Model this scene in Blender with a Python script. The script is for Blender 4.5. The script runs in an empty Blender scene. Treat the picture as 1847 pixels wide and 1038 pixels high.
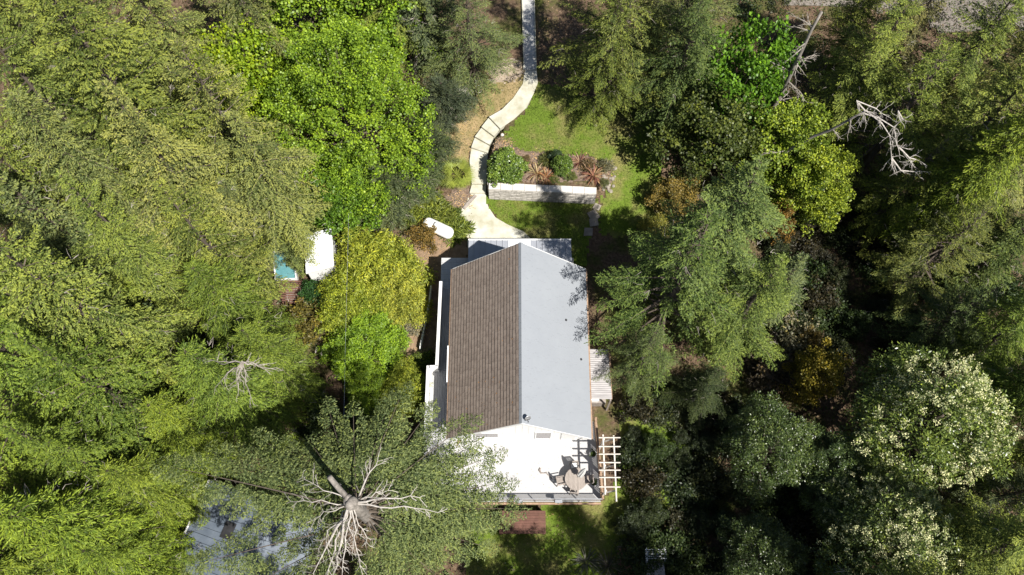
import bpy, math, random
import numpy as np
from mathutils import Vector, Matrix, Euler

SC = bpy.context.scene
COL = SC.collection
rng = np.random.default_rng(7)
random.seed(7)

# ---------------------------------------------------------------- camera, sky, sun, exposure
FPX, TILT, CAMH = 1550.0, math.radians(21.8), 57.5
CT, ST = math.cos(TILT), math.sin(TILT)
cam_data = bpy.data.cameras.new('camera')
cam_data.sensor_width = 36.0
cam_data.lens = FPX / 1847.0 * 36.0
cam_data.clip_start = 1.0
cam_data.clip_end = 2000.0
cam = bpy.data.objects.new('camera', cam_data)
cam.location = (0, 0, CAMH)
cam.rotation_euler = (TILT, 0, 0)
COL.objects.link(cam)
SC.camera = cam

SUN_EL = math.radians(56.0)
SUN_AZ = np.array([0.69, -0.72]); SUN_AZ = SUN_AZ / np.linalg.norm(SUN_AZ)      # where the sun stands
world = bpy.data.worlds.new('World'); SC.world = world
world.use_nodes = True
wn = world.node_tree.nodes; wl = world.node_tree.links
wn.clear()
sky = wn.new('ShaderNodeTexSky'); sky.sky_type = 'NISHITA'; sky.sun_disc = False
sky.sun_elevation = SUN_EL
sky.sun_rotation = math.atan2(SUN_AZ[0], SUN_AZ[1])
bg = wn.new('ShaderNodeBackground'); bg.inputs['Strength'].default_value = 0.05
wo = wn.new('ShaderNodeOutputWorld')
wl.new(sky.outputs[0], bg.inputs[0]); wl.new(bg.outputs[0], wo.inputs[0])
sd = bpy.data.lights.new('sun', 'SUN'); sd.energy = 5.0; sd.angle = math.radians(0.53); sd.color = (1.0, 0.955, 0.88)
so = bpy.data.objects.new('sun', sd); COL.objects.link(so)
sdir = Vector((-SUN_AZ[0] * math.cos(SUN_EL), -SUN_AZ[1] * math.cos(SUN_EL), -math.sin(SUN_EL)))
so.rotation_euler = sdir.to_track_quat('-Z', 'Y').to_euler()
so.location = (30, -30, 60)
SC.view_settings.view_transform = 'Standard'
SC.view_settings.look = 'None'
SC.view_settings.gamma = 1.0
SC.view_settings.use_curve_mapping = False
SC.view_settings.exposure = 0.9
SC.cycles.max_bounces = 6; SC.cycles.diffuse_bounces = 3; SC.cycles.transmission_bounces = 4

def W(px, py, z=0.0):
    """point at height z seen at pixel (px, py) of the photograph"""
    a = (519.0 - py) / FPX
    drop = CT - a * ST
    d = (CAMH - z) / drop
    return ((px - 923.5) / FPX * d, d * (ST + a * CT), z)

# ---------------------------------------------------------------- materials
def new_mat(name):
    m = bpy.data.materials.new(name); m.use_nodes = True
    nt = m.node_tree; nt.nodes.clear()
    out = nt.nodes.new('ShaderNodeOutputMaterial')
    b = nt.nodes.new('ShaderNodeBsdfPrincipled')
    nt.links.new(b.outputs[0], out.inputs[0])
    return m, nt, b, out

def ramp(nt, fac, stops):
    r = nt.nodes.new('ShaderNodeValToRGB')
    el = r.color_ramp.elements
    while len(el) < len(stops): el.new(0.5)
    for e, (p, c) in zip(el, stops):
        e.position = p; e.color = (*c, 1)
    nt.links.new(fac, r.inputs[0]); return r.outputs[0]

def noise(nt, scale, detail=4, rough=0.6, coord='Object', vec_scale=None):
    tc = nt.nodes.new('ShaderNodeTexCoord')
    n = nt.nodes.new('ShaderNodeTexNoise')
    n.inputs['Scale'].default_value = scale; n.inputs['Detail'].default_value = detail
    n.inputs['Roughness'].default_value = rough
    src = tc.outputs[coord]
    if vec_scale:
        mp = nt.nodes.new('ShaderNodeMapping'); mp.inputs['Scale'].default_value = vec_scale
        nt.links.new(src, mp.inputs[0]); src = mp.outputs[0]
    nt.links.new(src, n.inputs['Vector'])
    return n.outputs['Fac']

def mixc(nt, fac, a, b, mode='MIX'):
    m = nt.nodes.new('ShaderNodeMix'); m.data_type = 'RGBA'; m.blend_type = mode
    for sock, v in ((m.inputs[0], fac), (m.inputs[6], a), (m.inputs[7], b)):
        if isinstance(v, (int, float)): sock.default_value = v
        elif isinstance(v, tuple): sock.default_value = (*v, 1) if len(v) == 3 else v
        else: nt.links.new(v, sock)
    return m.outputs[2]

def bump(nt, b, h, strength=0.4, dist=0.02):
    bp = nt.nodes.new('ShaderNodeBump'); bp.inputs['Strength'].default_value = strength
    bp.inputs['Distance'].default_value = dist
    nt.links.new(h, bp.inputs['Height']); nt.links.new(bp.outputs[0], b.inputs['Normal'])

def surf(name, c1, c2, scale=3.0, rough=0.7, bumps=0.3, metal=0.0, vec=None, spec=0.3, per_object=0.0, lo=0.3, hi=0.7):
    m, nt, b, out = new_mat(name)
    f = noise(nt, scale, 6, 0.65, vec_scale=vec)
    c = ramp(nt, f, [(lo, c1), (hi, c2)])
    if per_object:
        oi = nt.nodes.new('ShaderNodeObjectInfo')
        mr = nt.nodes.new('ShaderNodeMapRange'); mr.inputs[3].default_value = 1 - per_object; mr.inputs[4].default_value = 1 + per_object
        nt.links.new(oi.outputs['Random'], mr.inputs[0])
        hv = nt.nodes.new('ShaderNodeHueSaturation'); nt.links.new(mr.outputs[0], hv.inputs['Value']); nt.links.new(c, hv.inputs['Color'])
        c = hv.outputs[0]
    nt.links.new(c, b.inputs['Base Color'])
    b.inputs['Roughness'].default_value = rough; b.inputs['Metallic'].default_value = metal
    b.inputs['Specular IOR Level'].default_value = spec
    if bumps: bump(nt, b, noise(nt, scale * 6, 6, 0.7, vec_scale=vec), bumps, 0.02)
    return m

def leaf_mat(name, young=(1.75, 1.6, 0.85), trans=0.25, rough=0.5, spec=0.25):
    """object colour varied leaf by leaf"""
    m, nt, b, out = new_mat(name)
    oi = nt.nodes.new('ShaderNodeObjectInfo')
    at = nt.nodes.new('ShaderNodeAttribute'); at.attribute_name = 'tint'
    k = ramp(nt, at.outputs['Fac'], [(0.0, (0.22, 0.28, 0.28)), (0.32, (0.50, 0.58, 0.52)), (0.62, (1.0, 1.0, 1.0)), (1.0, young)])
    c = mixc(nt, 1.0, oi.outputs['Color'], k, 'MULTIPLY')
    nt.links.new(c, b.inputs['Base Color'])
    b.inputs['Roughness'].default_value = rough
    b.inputs['Specular IOR Level'].default_value = spec
    t = nt.nodes.new('ShaderNodeBsdfTranslucent')
    c2 = mixc(nt, 1.0, c, (1.1, 1.2, 0.45), 'MULTIPLY')
    nt.links.new(c2, t.inputs[0])
    mx = nt.nodes.new('ShaderNodeMixShader'); mx.inputs[0].default_value = trans
    nt.links.new(b.outputs[0], mx.inputs[1]); nt.links.new(t.outputs[0], mx.inputs[2])
    nt.links.new(mx.outputs[0], out.inputs[0])
    return m

M = {}
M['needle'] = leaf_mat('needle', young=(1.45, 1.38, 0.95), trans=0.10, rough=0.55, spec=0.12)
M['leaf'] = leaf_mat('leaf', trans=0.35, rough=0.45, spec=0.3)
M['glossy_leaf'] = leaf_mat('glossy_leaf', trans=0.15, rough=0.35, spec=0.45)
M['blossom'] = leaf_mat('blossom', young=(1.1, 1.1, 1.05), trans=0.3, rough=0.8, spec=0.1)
M['bark'] = surf('bark', (0.055, 0.042, 0.03), (0.12, 0.098, 0.078), 4, 0.95, 0.9, vec=(1, 1, 0.25))
M['dead_wood'] = surf('dead_wood', (0.17, 0.15, 0.125), (0.34, 0.305, 0.27), 5, 0.9, 0.6, vec=(1, 1, 0.4))
M['pale_wood'] = surf('pale_wood', (0.25, 0.225, 0.20), (0.48, 0.45, 0.41), 5, 0.9, 0.6, vec=(1, 1, 0.4))
M['snag_bark'] = surf('snag_bark', (0.10, 0.09, 0.078), (0.30, 0.27, 0.24), 4, 0.95, 0.9, vec=(1.5, 1.5, 0.4))

# forest floor, lawn, mulch, dirt blended on one terrain by position noise
def ground_mat():
    m, nt, b, out = new_mat('forest_floor')
    f1 = noise(nt, 0.35, 8, 0.7); f2 = noise(nt, 5.0, 8, 0.75); f3 = noise(nt, 22.0, 4, 0.7)
    brown = ramp(nt, f2, [(0.3, (0.045, 0.03, 0.02)), (0.5, (0.11, 0.075, 0.05)), (0.68, (0.20, 0.145, 0.10))])
    green = ramp(nt, f2, [(0.3, (0.03, 0.04, 0.012)), (0.7, (0.10, 0.11, 0.03))])
    mask = ramp(nt, f1, [(0.47, (0, 0, 0)), (0.6, (1, 1, 1))])
    c = mixc(nt, mask, brown, green)
    c = mixc(nt, 0.5, c, ramp(nt, f3, [(0.3, (0.5, 0.5, 0.5)), (0.7, (1.3, 1.25, 1.2))]), 'MULTIPLY')
    nt.links.new(c, b.inputs['Base Color']); b.inputs['Roughness'].default_value = 1.0
    b.inputs['Specular IOR Level'].default_value = 0.1
    bump(nt, b, f2, 0.8, 0.08)
    return m
def lawn_mat():
    m, nt, b, out = new_mat('lawn')
    f1 = noise(nt, 0.45, 5, 0.6); f2 = noise(nt, 7.0, 8, 0.8); f3 = noise(nt, 0.9, 3, 0.5)
    lush = ramp(nt, f2, [(0.3, (0.065, 0.105, 0.012)), (0.7, (0.135, 0.195, 0.028))])
    dry = ramp(nt, f2, [(0.3, (0.11, 0.105, 0.035)), (0.7, (0.24, 0.21, 0.085))])
    c = mixc(nt, ramp(nt, f1, [(0.36, (0.12, 0.12, 0.12)), (0.55, (1, 1, 1))]), dry, lush)
    c = mixc(nt, ramp(nt, f3, [(0.66, (0, 0, 0)), (0.8, (.55, .55, .55))]), c, (0.20, 0.15, 0.085))
    nt.links.new(c, b.inputs['Base Color']); b.inputs['Roughness'].default_value = 1.0
    b.inputs['Specular IOR Level'].default_value = 0.1
    bump(nt, b, f2, 0.8, 0.05)
    return m
M['ground'] = ground_mat()
M['lawn'] = lawn_mat()
M['dirt'] = surf('dirt', (0.15, 0.10, 0.065), (0.27, 0.19, 0.125), 2.2, 1.0, 0.8, spec=0.1)
M['pale_dirt'] = surf('pale_dirt', (0.24, 0.19, 0.14), (0.40, 0.33, 0.26), 2.0, 1.0, 0.6, spec=0.1)
M['dry_grass'] = surf('dry_grass', (0.13, 0.12, 0.045), (0.30, 0.22, 0.12), 1.2, 1.0, 0.8, spec=0.1)
M['mulch'] = surf('mulch', (0.07, 0.048, 0.036), (0.25, 0.185, 0.145), 9, 1.0, 1.0, spec=0.1)
M['gravel'] = surf('gravel', (0.10, 0.085, 0.072), (0.24, 0.215, 0.19), 5, 1.0, 0.7, spec=0.1)
M['concrete'] = surf('concrete', (0.30, 0.285, 0.20), (0.53, 0.52, 0.46), 0.9, 0.9, 0.2, spec=0.2)
M['grey_concrete'] = surf('grey_concrete', (0.32, 0.32, 0.31), (0.42, 0.42, 0.41), 1.6, 0.9, 0.2, spec=0.2)
M['stone_cap'] = surf('stone_cap', (0.42, 0.40, 0.37), (0.55, 0.53, 0.50), 2.5, 0.9, 0.3, per_object=0.07)
M['block'] = surf('block', (0.27, 0.25, 0.225), (0.48, 0.455, 0.42), 5, 0.95, 0.8, per_object=0.13)
M['flagstone'] = surf('flagstone', (0.20, 0.175, 0.14), (0.30, 0.27, 0.23), 3, 0.9, 0.4, per_object=0.1)
M['shingle'] = surf('shingle', (0.135, 0.105, 0.088), (0.225, 0.185, 0.155), 2.4, 0.75, 0.5, per_object=0.10, spec=0.35)  # west slope: same shingle, its weaker sunlight painted in as darker brown
M['shingle_sunlit'] = surf('shingle_sunlit', (0.222, 0.238, 0.262), (0.245, 0.262, 0.285), 0.5, 0.8, 0.15, spec=0.3)  # sunlit copy of the shingle for the east slope, paler and bluer
M['moss'] = surf('moss', (0.16, 0.085, 0.04), (0.26, 0.15, 0.07), 8, 1.0, 0.6)
M['white_paint'] = surf('white_paint', (0.60, 0.60, 0.59), (0.68, 0.68, 0.67), 2, 0.55, 0.05)
M['siding'] = surf('siding', (0.70, 0.70, 0.695), (0.76, 0.76, 0.755), 2, 0.6, 0.1)
M['vinyl_deck'] = surf('vinyl_deck', (0.375, 0.37, 0.372), (0.415, 0.41, 0.412), 0.7, 0.75, 0.05)
M['deck_board'] = surf('deck_board', (0.34, 0.34, 0.34), (0.46, 0.46, 0.46), 3, 0.8, 0.3, vec=(4, 0.4, 1), per_object=0.06)
M['redwood'] = surf('redwood', (0.085, 0.04, 0.03), (0.15, 0.075, 0.055), 3, 0.8, 0.4, per_object=0.12)
M['brown_wood'] = surf('brown_wood', (0.20, 0.125, 0.08), (0.36, 0.25, 0.17), 4, 0.85, 0.4)
M['grey_wood'] = surf('grey_wood', (0.16, 0.135, 0.12), (0.34, 0.30, 0.27), 4, 0.9, 0.6, per_object=0.1)
M['table_wood'] = surf('table_wood', (0.20, 0.17, 0.15), (0.34, 0.30, 0.27), 5, 0.8, 0.4, vec=(8, 1, 1), per_object=0.12)
M['cream_wood'] = surf('cream_wood', (0.44, 0.40, 0.35), (0.62, 0.58, 0.53), 4, 0.8, 0.3)
M['porch_metal'] = surf('porch_metal', (0.27, 0.285, 0.32), (0.33, 0.345, 0.38), 1.2, 0.5, 0.1, spec=0.4, per_object=0.05)
M['white_panel'] = surf('white_panel', (0.70, 0.72, 0.74), (0.80, 0.82, 0.84), 2, 0.4, 0.05)
M['blue_metal'] = surf('blue_metal', (0.08, 0.10, 0.13), (0.125, 0.15, 0.185), 1.2, 0.5, 0.1, spec=0.5, per_object=0.06)
M['corrugated'] = surf('corrugated', (0.24, 0.23, 0.23), (0.36, 0.345, 0.345), 3, 0.6, 0.15, vec=(0.5, 4, 1), per_object=0.06)
M['grey_metal'] = surf('grey_metal', (0.42, 0.43, 0.45), (0.58, 0.59, 0.6), 3, 0.35, 0.05, metal=0.7)
M['black'] = surf('black', (0.02, 0.02, 0.02), (0.04, 0.04, 0.045), 3, 0.5, 0.05)
M['tank_white'] = surf('tank_white', (0.78, 0.78, 0.77), (0.82, 0.82, 0.81), 3, 0.35, 0.0, spec=0.5)
M['teal'] = surf('teal', (0.07, 0.19, 0.21), (0.11, 0.26, 0.28), 2, 0.4, 0.05)
M['red_paint'] = surf('red_paint', (0.38, 0.03, 0.04), (0.5, 0.05, 0.06), 2, 0.5, 0.05)
M['brick_paving'] = surf('brick_paving', (0.19, 0.095, 0.07), (0.33, 0.18, 0.14), 4, 0.95, 0.4, per_object=0.18)
M['window_frame'] = surf('window_frame', (0.70, 0.70, 0.69), (0.76, 0.76, 0.75), 2, 0.5, 0.0)
M['soil'] = surf('soil', (0.03, 0.02, 0.015), (0.07, 0.05, 0.035), 8, 1, 0.6)
def glass_mat(name, col, rough=0.05, alpha=1.0):
    m, nt, b, out = new_mat(name)
    b.inputs['Base Color'].default_value = (*col, 1); b.inputs['Roughness'].default_value = rough
    b.inputs['Specular IOR Level'].default_value = 0.6; b.inputs['Alpha'].default_value = alpha
    return m
M['pane'] = glass_mat('pane', (0.16, 0.15, 0.155), 0.15)
M['clear_glass'] = glass_mat('clear_glass', (0.35, 0.38, 0.40), 0.03, 0.35)

# ---------------------------------------------------------------- object helpers
def tag(o, label=None, cat=None, group=None, kind=None):
    if label: o['label'] = label
    if cat: o['category'] = cat
    if group: o['group'] = group
    if kind: o['kind'] = kind
    return o

def link(name, data, parent=None, loc=(0, 0, 0), rot=(0, 0, 0), scale=(1, 1, 1)):
    o = bpy.data.objects.new(name, data); COL.objects.link(o)
    o.location = loc; o.rotation_euler = rot; o.scale = scale
    if parent is not None: o.parent = parent
    return o

def thing(name, label, cat, loc=(0, 0, 0), rot=(0, 0, 0), group=None, scale=(1, 1, 1)):
    o = link(name, None, None, loc, rot, scale); o.empty_display_size = 0.2
    return tag(o, label, cat, group)

def quad_mesh(name, verts, quads, mat, tint=None, smooth=False):
    me = bpy.data.meshes.new(name)
    v = np.ascontiguousarray(verts, dtype=np.float32).reshape(-1, 3)
    q = np.ascontiguousarray(quads, dtype=np.int32).reshape(-1, 4)
    me.vertices.add(len(v)); me.vertices.foreach_set('co', v.ravel())
    me.loops.add(q.size); me.loops.foreach_set('vertex_index', q.ravel())
    me.polygons.add(len(q)); me.polygons.foreach_set('loop_start', np.arange(0, q.size, 4, dtype=np.int32))
    try: me.polygons.foreach_set('loop_total', np.full(len(q), 4, dtype=np.int32))
    except Exception: pass
    if smooth: me.polygons.foreach_set('use_smooth', np.ones(len(q), dtype=bool))
    if tint is not None:
        at = me.attributes.new('tint', 'FLOAT', 'FACE'); at.data.foreach_set('value', np.asarray(tint, dtype=np.float32))
    me.update(calc_edges=True); me.validate()
    me.materials.append(mat)
    return me

class MB:
    """collects boxes, prisms and tubes into one mesh"""
    def __init__(s): s.v = []; s.f = []; s.sm = False
    def add(s, vs, fs):
        n = len(s.v); s.v += [tuple(map(float, p)) for p in vs]; s.f += [tuple(i + n for i in f) for f in fs]; return s
    def box(s, x0, x1, y0, y1, z0, z1, mtx=None):
        vs = [Vector((x, y, z)) for z in (z0, z1) for (x, y) in ((x0, y0), (x1, y0), (x1, y1), (x0, y1))]
        if mtx is not None: vs = [mtx @ p for p in vs]
        return s.add(vs, [(3, 2, 1, 0), (4, 5, 6, 7), (0, 1, 5, 4), (1, 2, 6, 5), (2, 3, 7, 6), (3, 0, 4, 7)])
    def bar(s, a, b, w, h):
        """box from a to b, w wide and h high"""
        a = Vector(a); b = Vector(b); d = b - a; L = d.length
        q = d.to_track_quat('X', 'Z').to_matrix().to_4x4(); q.translation = a
        return s.box(0, L, -w / 2, w / 2, -h / 2, h / 2, q)
    def poly(s, pts, z0, z1):
        """prism; pts (x, y) or (x, y, ztop)"""
        n = len(pts)
        area = sum(pts[i][0] * pts[(i + 1) % n][1] - pts[(i + 1) % n][0] * pts[i][1] for i in range(n))
        if area < 0: pts = pts[::-1]
        bot = [(p[0], p[1], z0) for p in pts]; top = [(p[0], p[1], z1) for p in pts]
        return s.add(bot + top, [tuple(range(n))[::-1], tuple(range(n, 2 * n))] + [(i, (i + 1) % n, n + (i + 1) % n, n + i) for i in range(n)])
    def tube(s, pts, rad, sides=6, cap=True):
        pts = [Vector(p) for p in pts]; n = len(pts)
        if not hasattr(rad, '__len__'): rad = [rad] * n
        vs = []; ref = Vector((0.13, 0.27, 0.95))
        for i, p in enumerate(pts):
            d = (pts[min(i + 1, n - 1)] - pts[max(i - 1, 0)]).normalized()
            if abs(d.dot(ref)) > 0.97: ref = Vector((0.9, 0.3, 0.1))
            u = d.cross(ref).normalized(); w = d.cross(u)
            for k in range(sides):
                t = 2 * math.pi * k / sides
                vs.append(p + (u * math.cos(t) + w * math.sin(t)) * rad[i])
        fs = [(i * sides + k, i * sides + (k + 1) % sides, (i + 1) * sides + (k + 1) % sides, (i + 1) * sides + k) for i in range(n - 1) for k in range(sides)]
        if cap: fs += [tuple(range(sides))[::-1], tuple(range((n - 1) * sides, n * sides))]
        return s.add(vs, fs)
    def lathe(s, prof, sides=24, c=(0, 0), mtx=None):
        """prof: (radius, z)"""
        vs = [Vector((c[0] + r * math.cos(2 * math.pi * k / sides), c[1] + r * math.sin(2 * math.pi * k / sides), z)) for r, z in prof for k in range(sides)]
        if mtx is not None: vs = [mtx @ p for p in vs]
        n = len(prof)
        fs = [(i * sides + k, i * sides + (k + 1) % sides, (i + 1) * sides + (k + 1) % sides, (i + 1) * sides + k) for i in range(n - 1) for k in range(sides)]
        fs += [tuple(range(sides))[::-1], tuple(range((n - 1) * sides, n * sides))]
        return s.add(vs, fs)
    def mesh(s, name, mat, smooth=False, bevel=0):
        me = bpy.data.meshes.new(name); me.from_pydata(s.v, [], s.f); me.update()
        me.materials.append(mat)
        if smooth: me.polygons.foreach_set('use_smooth', [True] * len(me.polygons))
        return me
    def obj(s, name, mat, parent=None, loc=(0, 0, 0), smooth=False, **k):
        return link(name, s.mesh(name, mat, smooth), parent, loc, **k)

# ---------------------------------------------------------------- foliage kit (numpy)
def norm(a): return a / np.maximum(np.linalg.norm(a, axis=-1, keepdims=True), 1e-9)

def leaves_to_mesh(name, P, D, N, L, Wd, tint, mat, fold=0.0):
    """each leaf a diamond quad: base, side, tip, side"""
    D = norm(D); S = norm(np.cross(N, D)); Nn = np.cross(D, S)
    L = L[:, None]; Wd = Wd[:, None]
    a = P; c = P + D * L - Nn * L * 0.06
    m = P + D * L * 0.45 + Nn * L * fold
    b = m + S * Wd * 0.5; d = m - S * Wd * 0.5
    v = np.stack([a, d, c, b], 1).reshape(-1, 3)
    q = np.arange(len(P) * 4).reshape(-1, 4)
    return quad_mesh(name, v, q, mat, tint)

def spray_template(L, seed, width=0.40, gap=0.17, tw=0.085, leaf=(0.155, 0.055), bare=0.1, droop=0.2):
    """flat fir branch along +x: side twigs carrying needle sprays"""
    r = np.random.default_rng(seed)
    P = []; D = []; N = []; Ls = []; Wd = []; T = []
    xs = np.arange(L * bare + 0.1, L, gap)
    for x in xs:
        x = x + r.uniform(-0.04, 0.04)
        u = min(x / L, 0.995)
        for s in (-1, 1):
            if r.random() < 0.08: continue
            l = min(width * L, 1.35) * (1 - u) ** 0.65 * min(1, (u - bare) / 0.22 + 0.35) * r.uniform(0.6, 1.15) + 0.12
            ang = math.radians(r.uniform(42, 66)) * s
            dx, dy = math.cos(ang), math.sin(ang)
            n = max(2, int(l / tw)); t = (np.arange(n) + r.uniform(0, 1, n) * 0.6) * tw
            zz = 0.07 * t - droop * t * t * 0.6 + r.uniform(-0.04, 0.04)
            base = np.stack([x + dx * t + 0.05 * t * t, dy * t * (1 - 0.08 * t), zz], 1)
            for side in (-1, 1):
                a2 = ang + side * np.radians(r.uniform(22, 55, n))
                d = np.stack([np.cos(a2), np.sin(a2), r.uniform(-0.45, 0.12, n)], 1)
                P.append(base); D.append(d)
                N.append(np.stack([r.normal(0, 1.0, n), r.normal(0, 1.0, n), np.ones(n)], 1))
                Ls.append(leaf[0] * r.uniform(0.7, 1.35, n)); Wd.append(leaf[1] * r.uniform(0.7, 1.3, n))
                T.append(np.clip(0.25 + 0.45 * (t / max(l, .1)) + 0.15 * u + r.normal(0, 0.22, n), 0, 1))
    n = max(3, int(L * (1 - bare) / tw))
    x = np.linspace(L * bare + 0.1, L + 0.08, n)
    P.append(np.stack([x, np.zeros(n), np.full(n, 0.02)], 1)); D.append(np.stack([np.ones(n), r.normal(0, 0.5, n), r.normal(0.1, 0.25, n)], 1))
    N.append(np.stack([r.normal(0, 0.4, n), r.normal(0, 0.4, n), np.ones(n)], 1)); Ls.append(np.full(n, leaf[0] * 1.1)); Wd.append(np.full(n, leaf[1] * 1.1)); T.append(r.uniform(0.5, 1, n))
    return [np.concatenate(k) for k in (P, D, N, Ls, Wd, T)] + [L]

def bend(tp, sag):
    P = tp[0].copy(); D = tp[1].copy(); L = tp[6]
    u = P[:, 0] / L
    P[:, 2] += sag * L * (0.35 * u - u * u)
    D[:, 2] += sag * (0.35 - 2 * u)
    return P, D

def rotz(a, V):
    c, s = math.cos(a), math.sin(a)
    return np.stack([V[:, 0] * c - V[:, 1] * s, V[:, 0] * s + V[:, 1] * c, V[:, 2]], 1)
def roty(a, V):      # positive lifts +x
    c, s = math.cos(a), math.sin(a)
    return np.stack([V[:, 0] * c - V[:, 2] * s, V[:, 1], V[:, 0] * s + V[:, 2] * c], 1)
def rotx(a, V):
    c, s = math.cos(a), math.sin(a)
    return np.stack([V[:, 0], V[:, 1] * c - V[:, 2] * s, V[:, 1] * s + V[:, 2] * c], 1)

TPL = {}
def templates(kind):
    if kind in TPL: return TPL[kind]
    spec = dict(fir=dict(width=0.46, droop=0.35, gap=.15, leaf=(0.135, 0.062)), cedar=dict(width=0.34, droop=0.7, leaf=(0.18, 0.05), gap=0.155), open=dict(width=0.36, droop=0.2, bare=0.3, gap=0.17))[kind]
    TPL[kind] = {Lk: [spray_template(Lk, 100 * i + int(Lk * 10), **spec) for i in range(3)] for Lk in (0.6, 1.1, 1.8, 2.6, 3.5, 4.5)}
    return TPL[kind]

def conifer(name, seed, h, z0, R, kind='fir', step=0.5, per=5, shape=0.75, lift=(-0.28, 0.55), sag=0.35, lobes=0.24, keep=0.86):
    """crown mesh + branch wood mesh + trunk mesh"""
    r = np.random.default_rng(seed); tp = templates(kind)
    keys = sorted(tp); acc = [[] for _ in range(6)]; wood = MB()
    ph = r.uniform(0, 6.28, 3); z = z0; a0 = 0
    ecc = r.uniform(0, 0.15); ea = r.uniform(0, 6.28)
    while z < h - 0.25:
        t = (z - z0) / (h - z0)
        base = R * (1 - t) ** shape * min(1.0, 0.62 + 2.2 * t)
        for k in range(per):
            if r.random() > keep: continue
            a = a0 + 6.2832 * k / per + r.normal(0, 0.16)
            L = base * (1 + lobes * math.sin(2 * a + ph[0] + z * 0.6) + lobes * 0.7 * math.sin(5 * a + ph[1] + z * 1.3) + ecc * math.cos(a - ea)) * r.uniform(0.72, 1.08)
            L = max(L, 0.35)
            key = min(keys, key=lambda q: abs(q - L)); T = tp[key][r.integers(3)]
            s = L / key
            el = lift[0] + (lift[1] - lift[0]) * t ** 1.3 + r.normal(0, 0.07)
            P, D = bend(T, sag * (1 - 0.7 * t) * r.uniform(0.6, 1.3))
            P = P * np.array([s, min(s, 1.15), 1.0])
            roll = r.normal(0, 0.18)
            P, D, N = (rotz(a, roty(el, rotx(roll, V))) for V in (P, D, T[2]))
            zb = z + r.uniform(-0.2, 0.2)
            P = P + np.array([0, 0, zb])
            shade = r.normal(0, 0.13)
            for q, val in enumerate((P, D, N, T[3], T[4], np.clip(T[5] + shade, 0, 1))): acc[q].append(val)
            # branch wood
            n = 4; pts = []
            for i in range(n + 1):
                u = i / n; p = np.array([[L * u * 0.92, 0, sag * (1 - 0.7 * t) * L * (0.35 * u - u * u)]])
                pts.append(rotz(a, roty(el, p))[0] + np.array([0, 0, zb - 0.03]))
            rb = 0.012 + 0.013 * L
            wood.tube(pts, [rb * (1 - 0.75 * i / n) for i in range(n + 1)], 3, False)
        a0 += 2.39; z += step * (1 - 0.45 * t) * r.uniform(0.8, 1.2)
    A = [np.concatenate(k) for k in acc]
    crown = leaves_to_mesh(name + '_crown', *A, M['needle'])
    tw_ = MB(); rq = random.Random(seed)
    for k in range(34):
        t = rq.uniform(.05, .8); a = rq.uniform(0, 6.28); rad = R * (1 - t) ** shape * rq.uniform(.55, .98); zt = z0 + (h - z0) * t + rq.uniform(.0, .35)
        p = Vector((rad * math.cos(a), rad * math.sin(a), zt - .25 * rad * (1 - t))); d = Vector((math.cos(a + rq.gauss(0, .5)), math.sin(a + rq.gauss(0, .5)), rq.uniform(-.1, .35)))
        for j in range(rq.randint(1, 3)):
            e = (d + Vector((rq.gauss(0, .5), rq.gauss(0, .5), rq.gauss(0, .2)))).normalized(); L = rq.uniform(.2, .6)
            m1 = p + e * L * .5 + Vector((rq.gauss(0, .05), rq.gauss(0, .05), .04)); tw_.tube([p, m1, p + e * L + Vector((0, 0, -.05))], [.013, .010, .005], 3, False)
    tr = MB(); n = 8
    dx, dy = r.normal(0, 0.12, 2)
    tr.tube([(dx * math.sin(3 * i / n), dy * math.sin(2.2 * i / n), h * 0.955 * i / n - (0.4 if i == 0 else 0)) for i in range(n + 1)],
            [(0.018 * h) * (1 - i / n) ** 1.15 + 0.012 + (0.08 if i == 0 else 0) for i in range(n + 1)], 10)
    return dict(crown=crown, trunk=tr.mesh(name + '_trunk', M['bark'], True), branches=wood.mesh(name + '_branches', M['bark']), twigs=tw_.mesh(name + '_twigs', M['dead_wood']), h=h)

def clump_leaves(r, C, rad, n, size, upward=0.8, jit=0.55, outward=None, droop=0.0, ratio=0.7, tint0=0.45):
    """n leaves round each clump centre"""
    k = len(C); idx = np.repeat(np.arange(k), n)
    off = norm(r.normal(size=(k * n, 3))) * (r.uniform(0, 1, (k * n, 1)) ** 0.45)
    rr = rad[idx][:, None] if hasattr(rad, '__len__') else rad
    P = C[idx] + off * rr * np.array([1, 1, 0.55])
    N = norm(np.array([0, 0, upward]) + off * 0.5 + r.normal(0, jit, (k * n, 3)))
    D = norm(off * np.array([1, 1, 0.3]) + r.normal(0, 0.5, (k * n, 3)) + np.array([0, 0, -droop]))
    if outward is not None: D = norm(D + outward[idx] * 0.8)
    Ls = size * r.uniform(0.65, 1.3, k * n)
    tc = r.normal(0, 0.1, k)[idx]
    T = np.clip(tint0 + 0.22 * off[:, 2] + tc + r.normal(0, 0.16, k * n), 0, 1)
    return P, D, N, Ls, Ls * ratio, T

def dome_points(r, k, R, z0, z1, flat=0.0, hollow=0.35):
    """clump centres in the outer part of an uneven dome"""
    ph = r.uniform(0, 6.28, 4)
    d = norm(r.normal(size=(k, 3))); d[:, 2] = np.abs(d[:, 2]) * (1 - flat) - 0.18 * (r.random(k) < 0.3)
    a = np.arctan2(d[:, 1], d[:, 0])
    lob = 1 + 0.13 * np.sin(3 * a + ph[0]) + 0.10 * np.sin(5 * a + ph[1]) + 0.07 * np.sin(9 * a + ph[2])
    q = hollow + (1 - hollow) * r.uniform(0, 1, k) ** 0.5
    x = d * np.stack([R * lob * q, R * lob * q, (z1 - z0) * q], 1)
    x[:, 2] += z0
    return x

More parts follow.
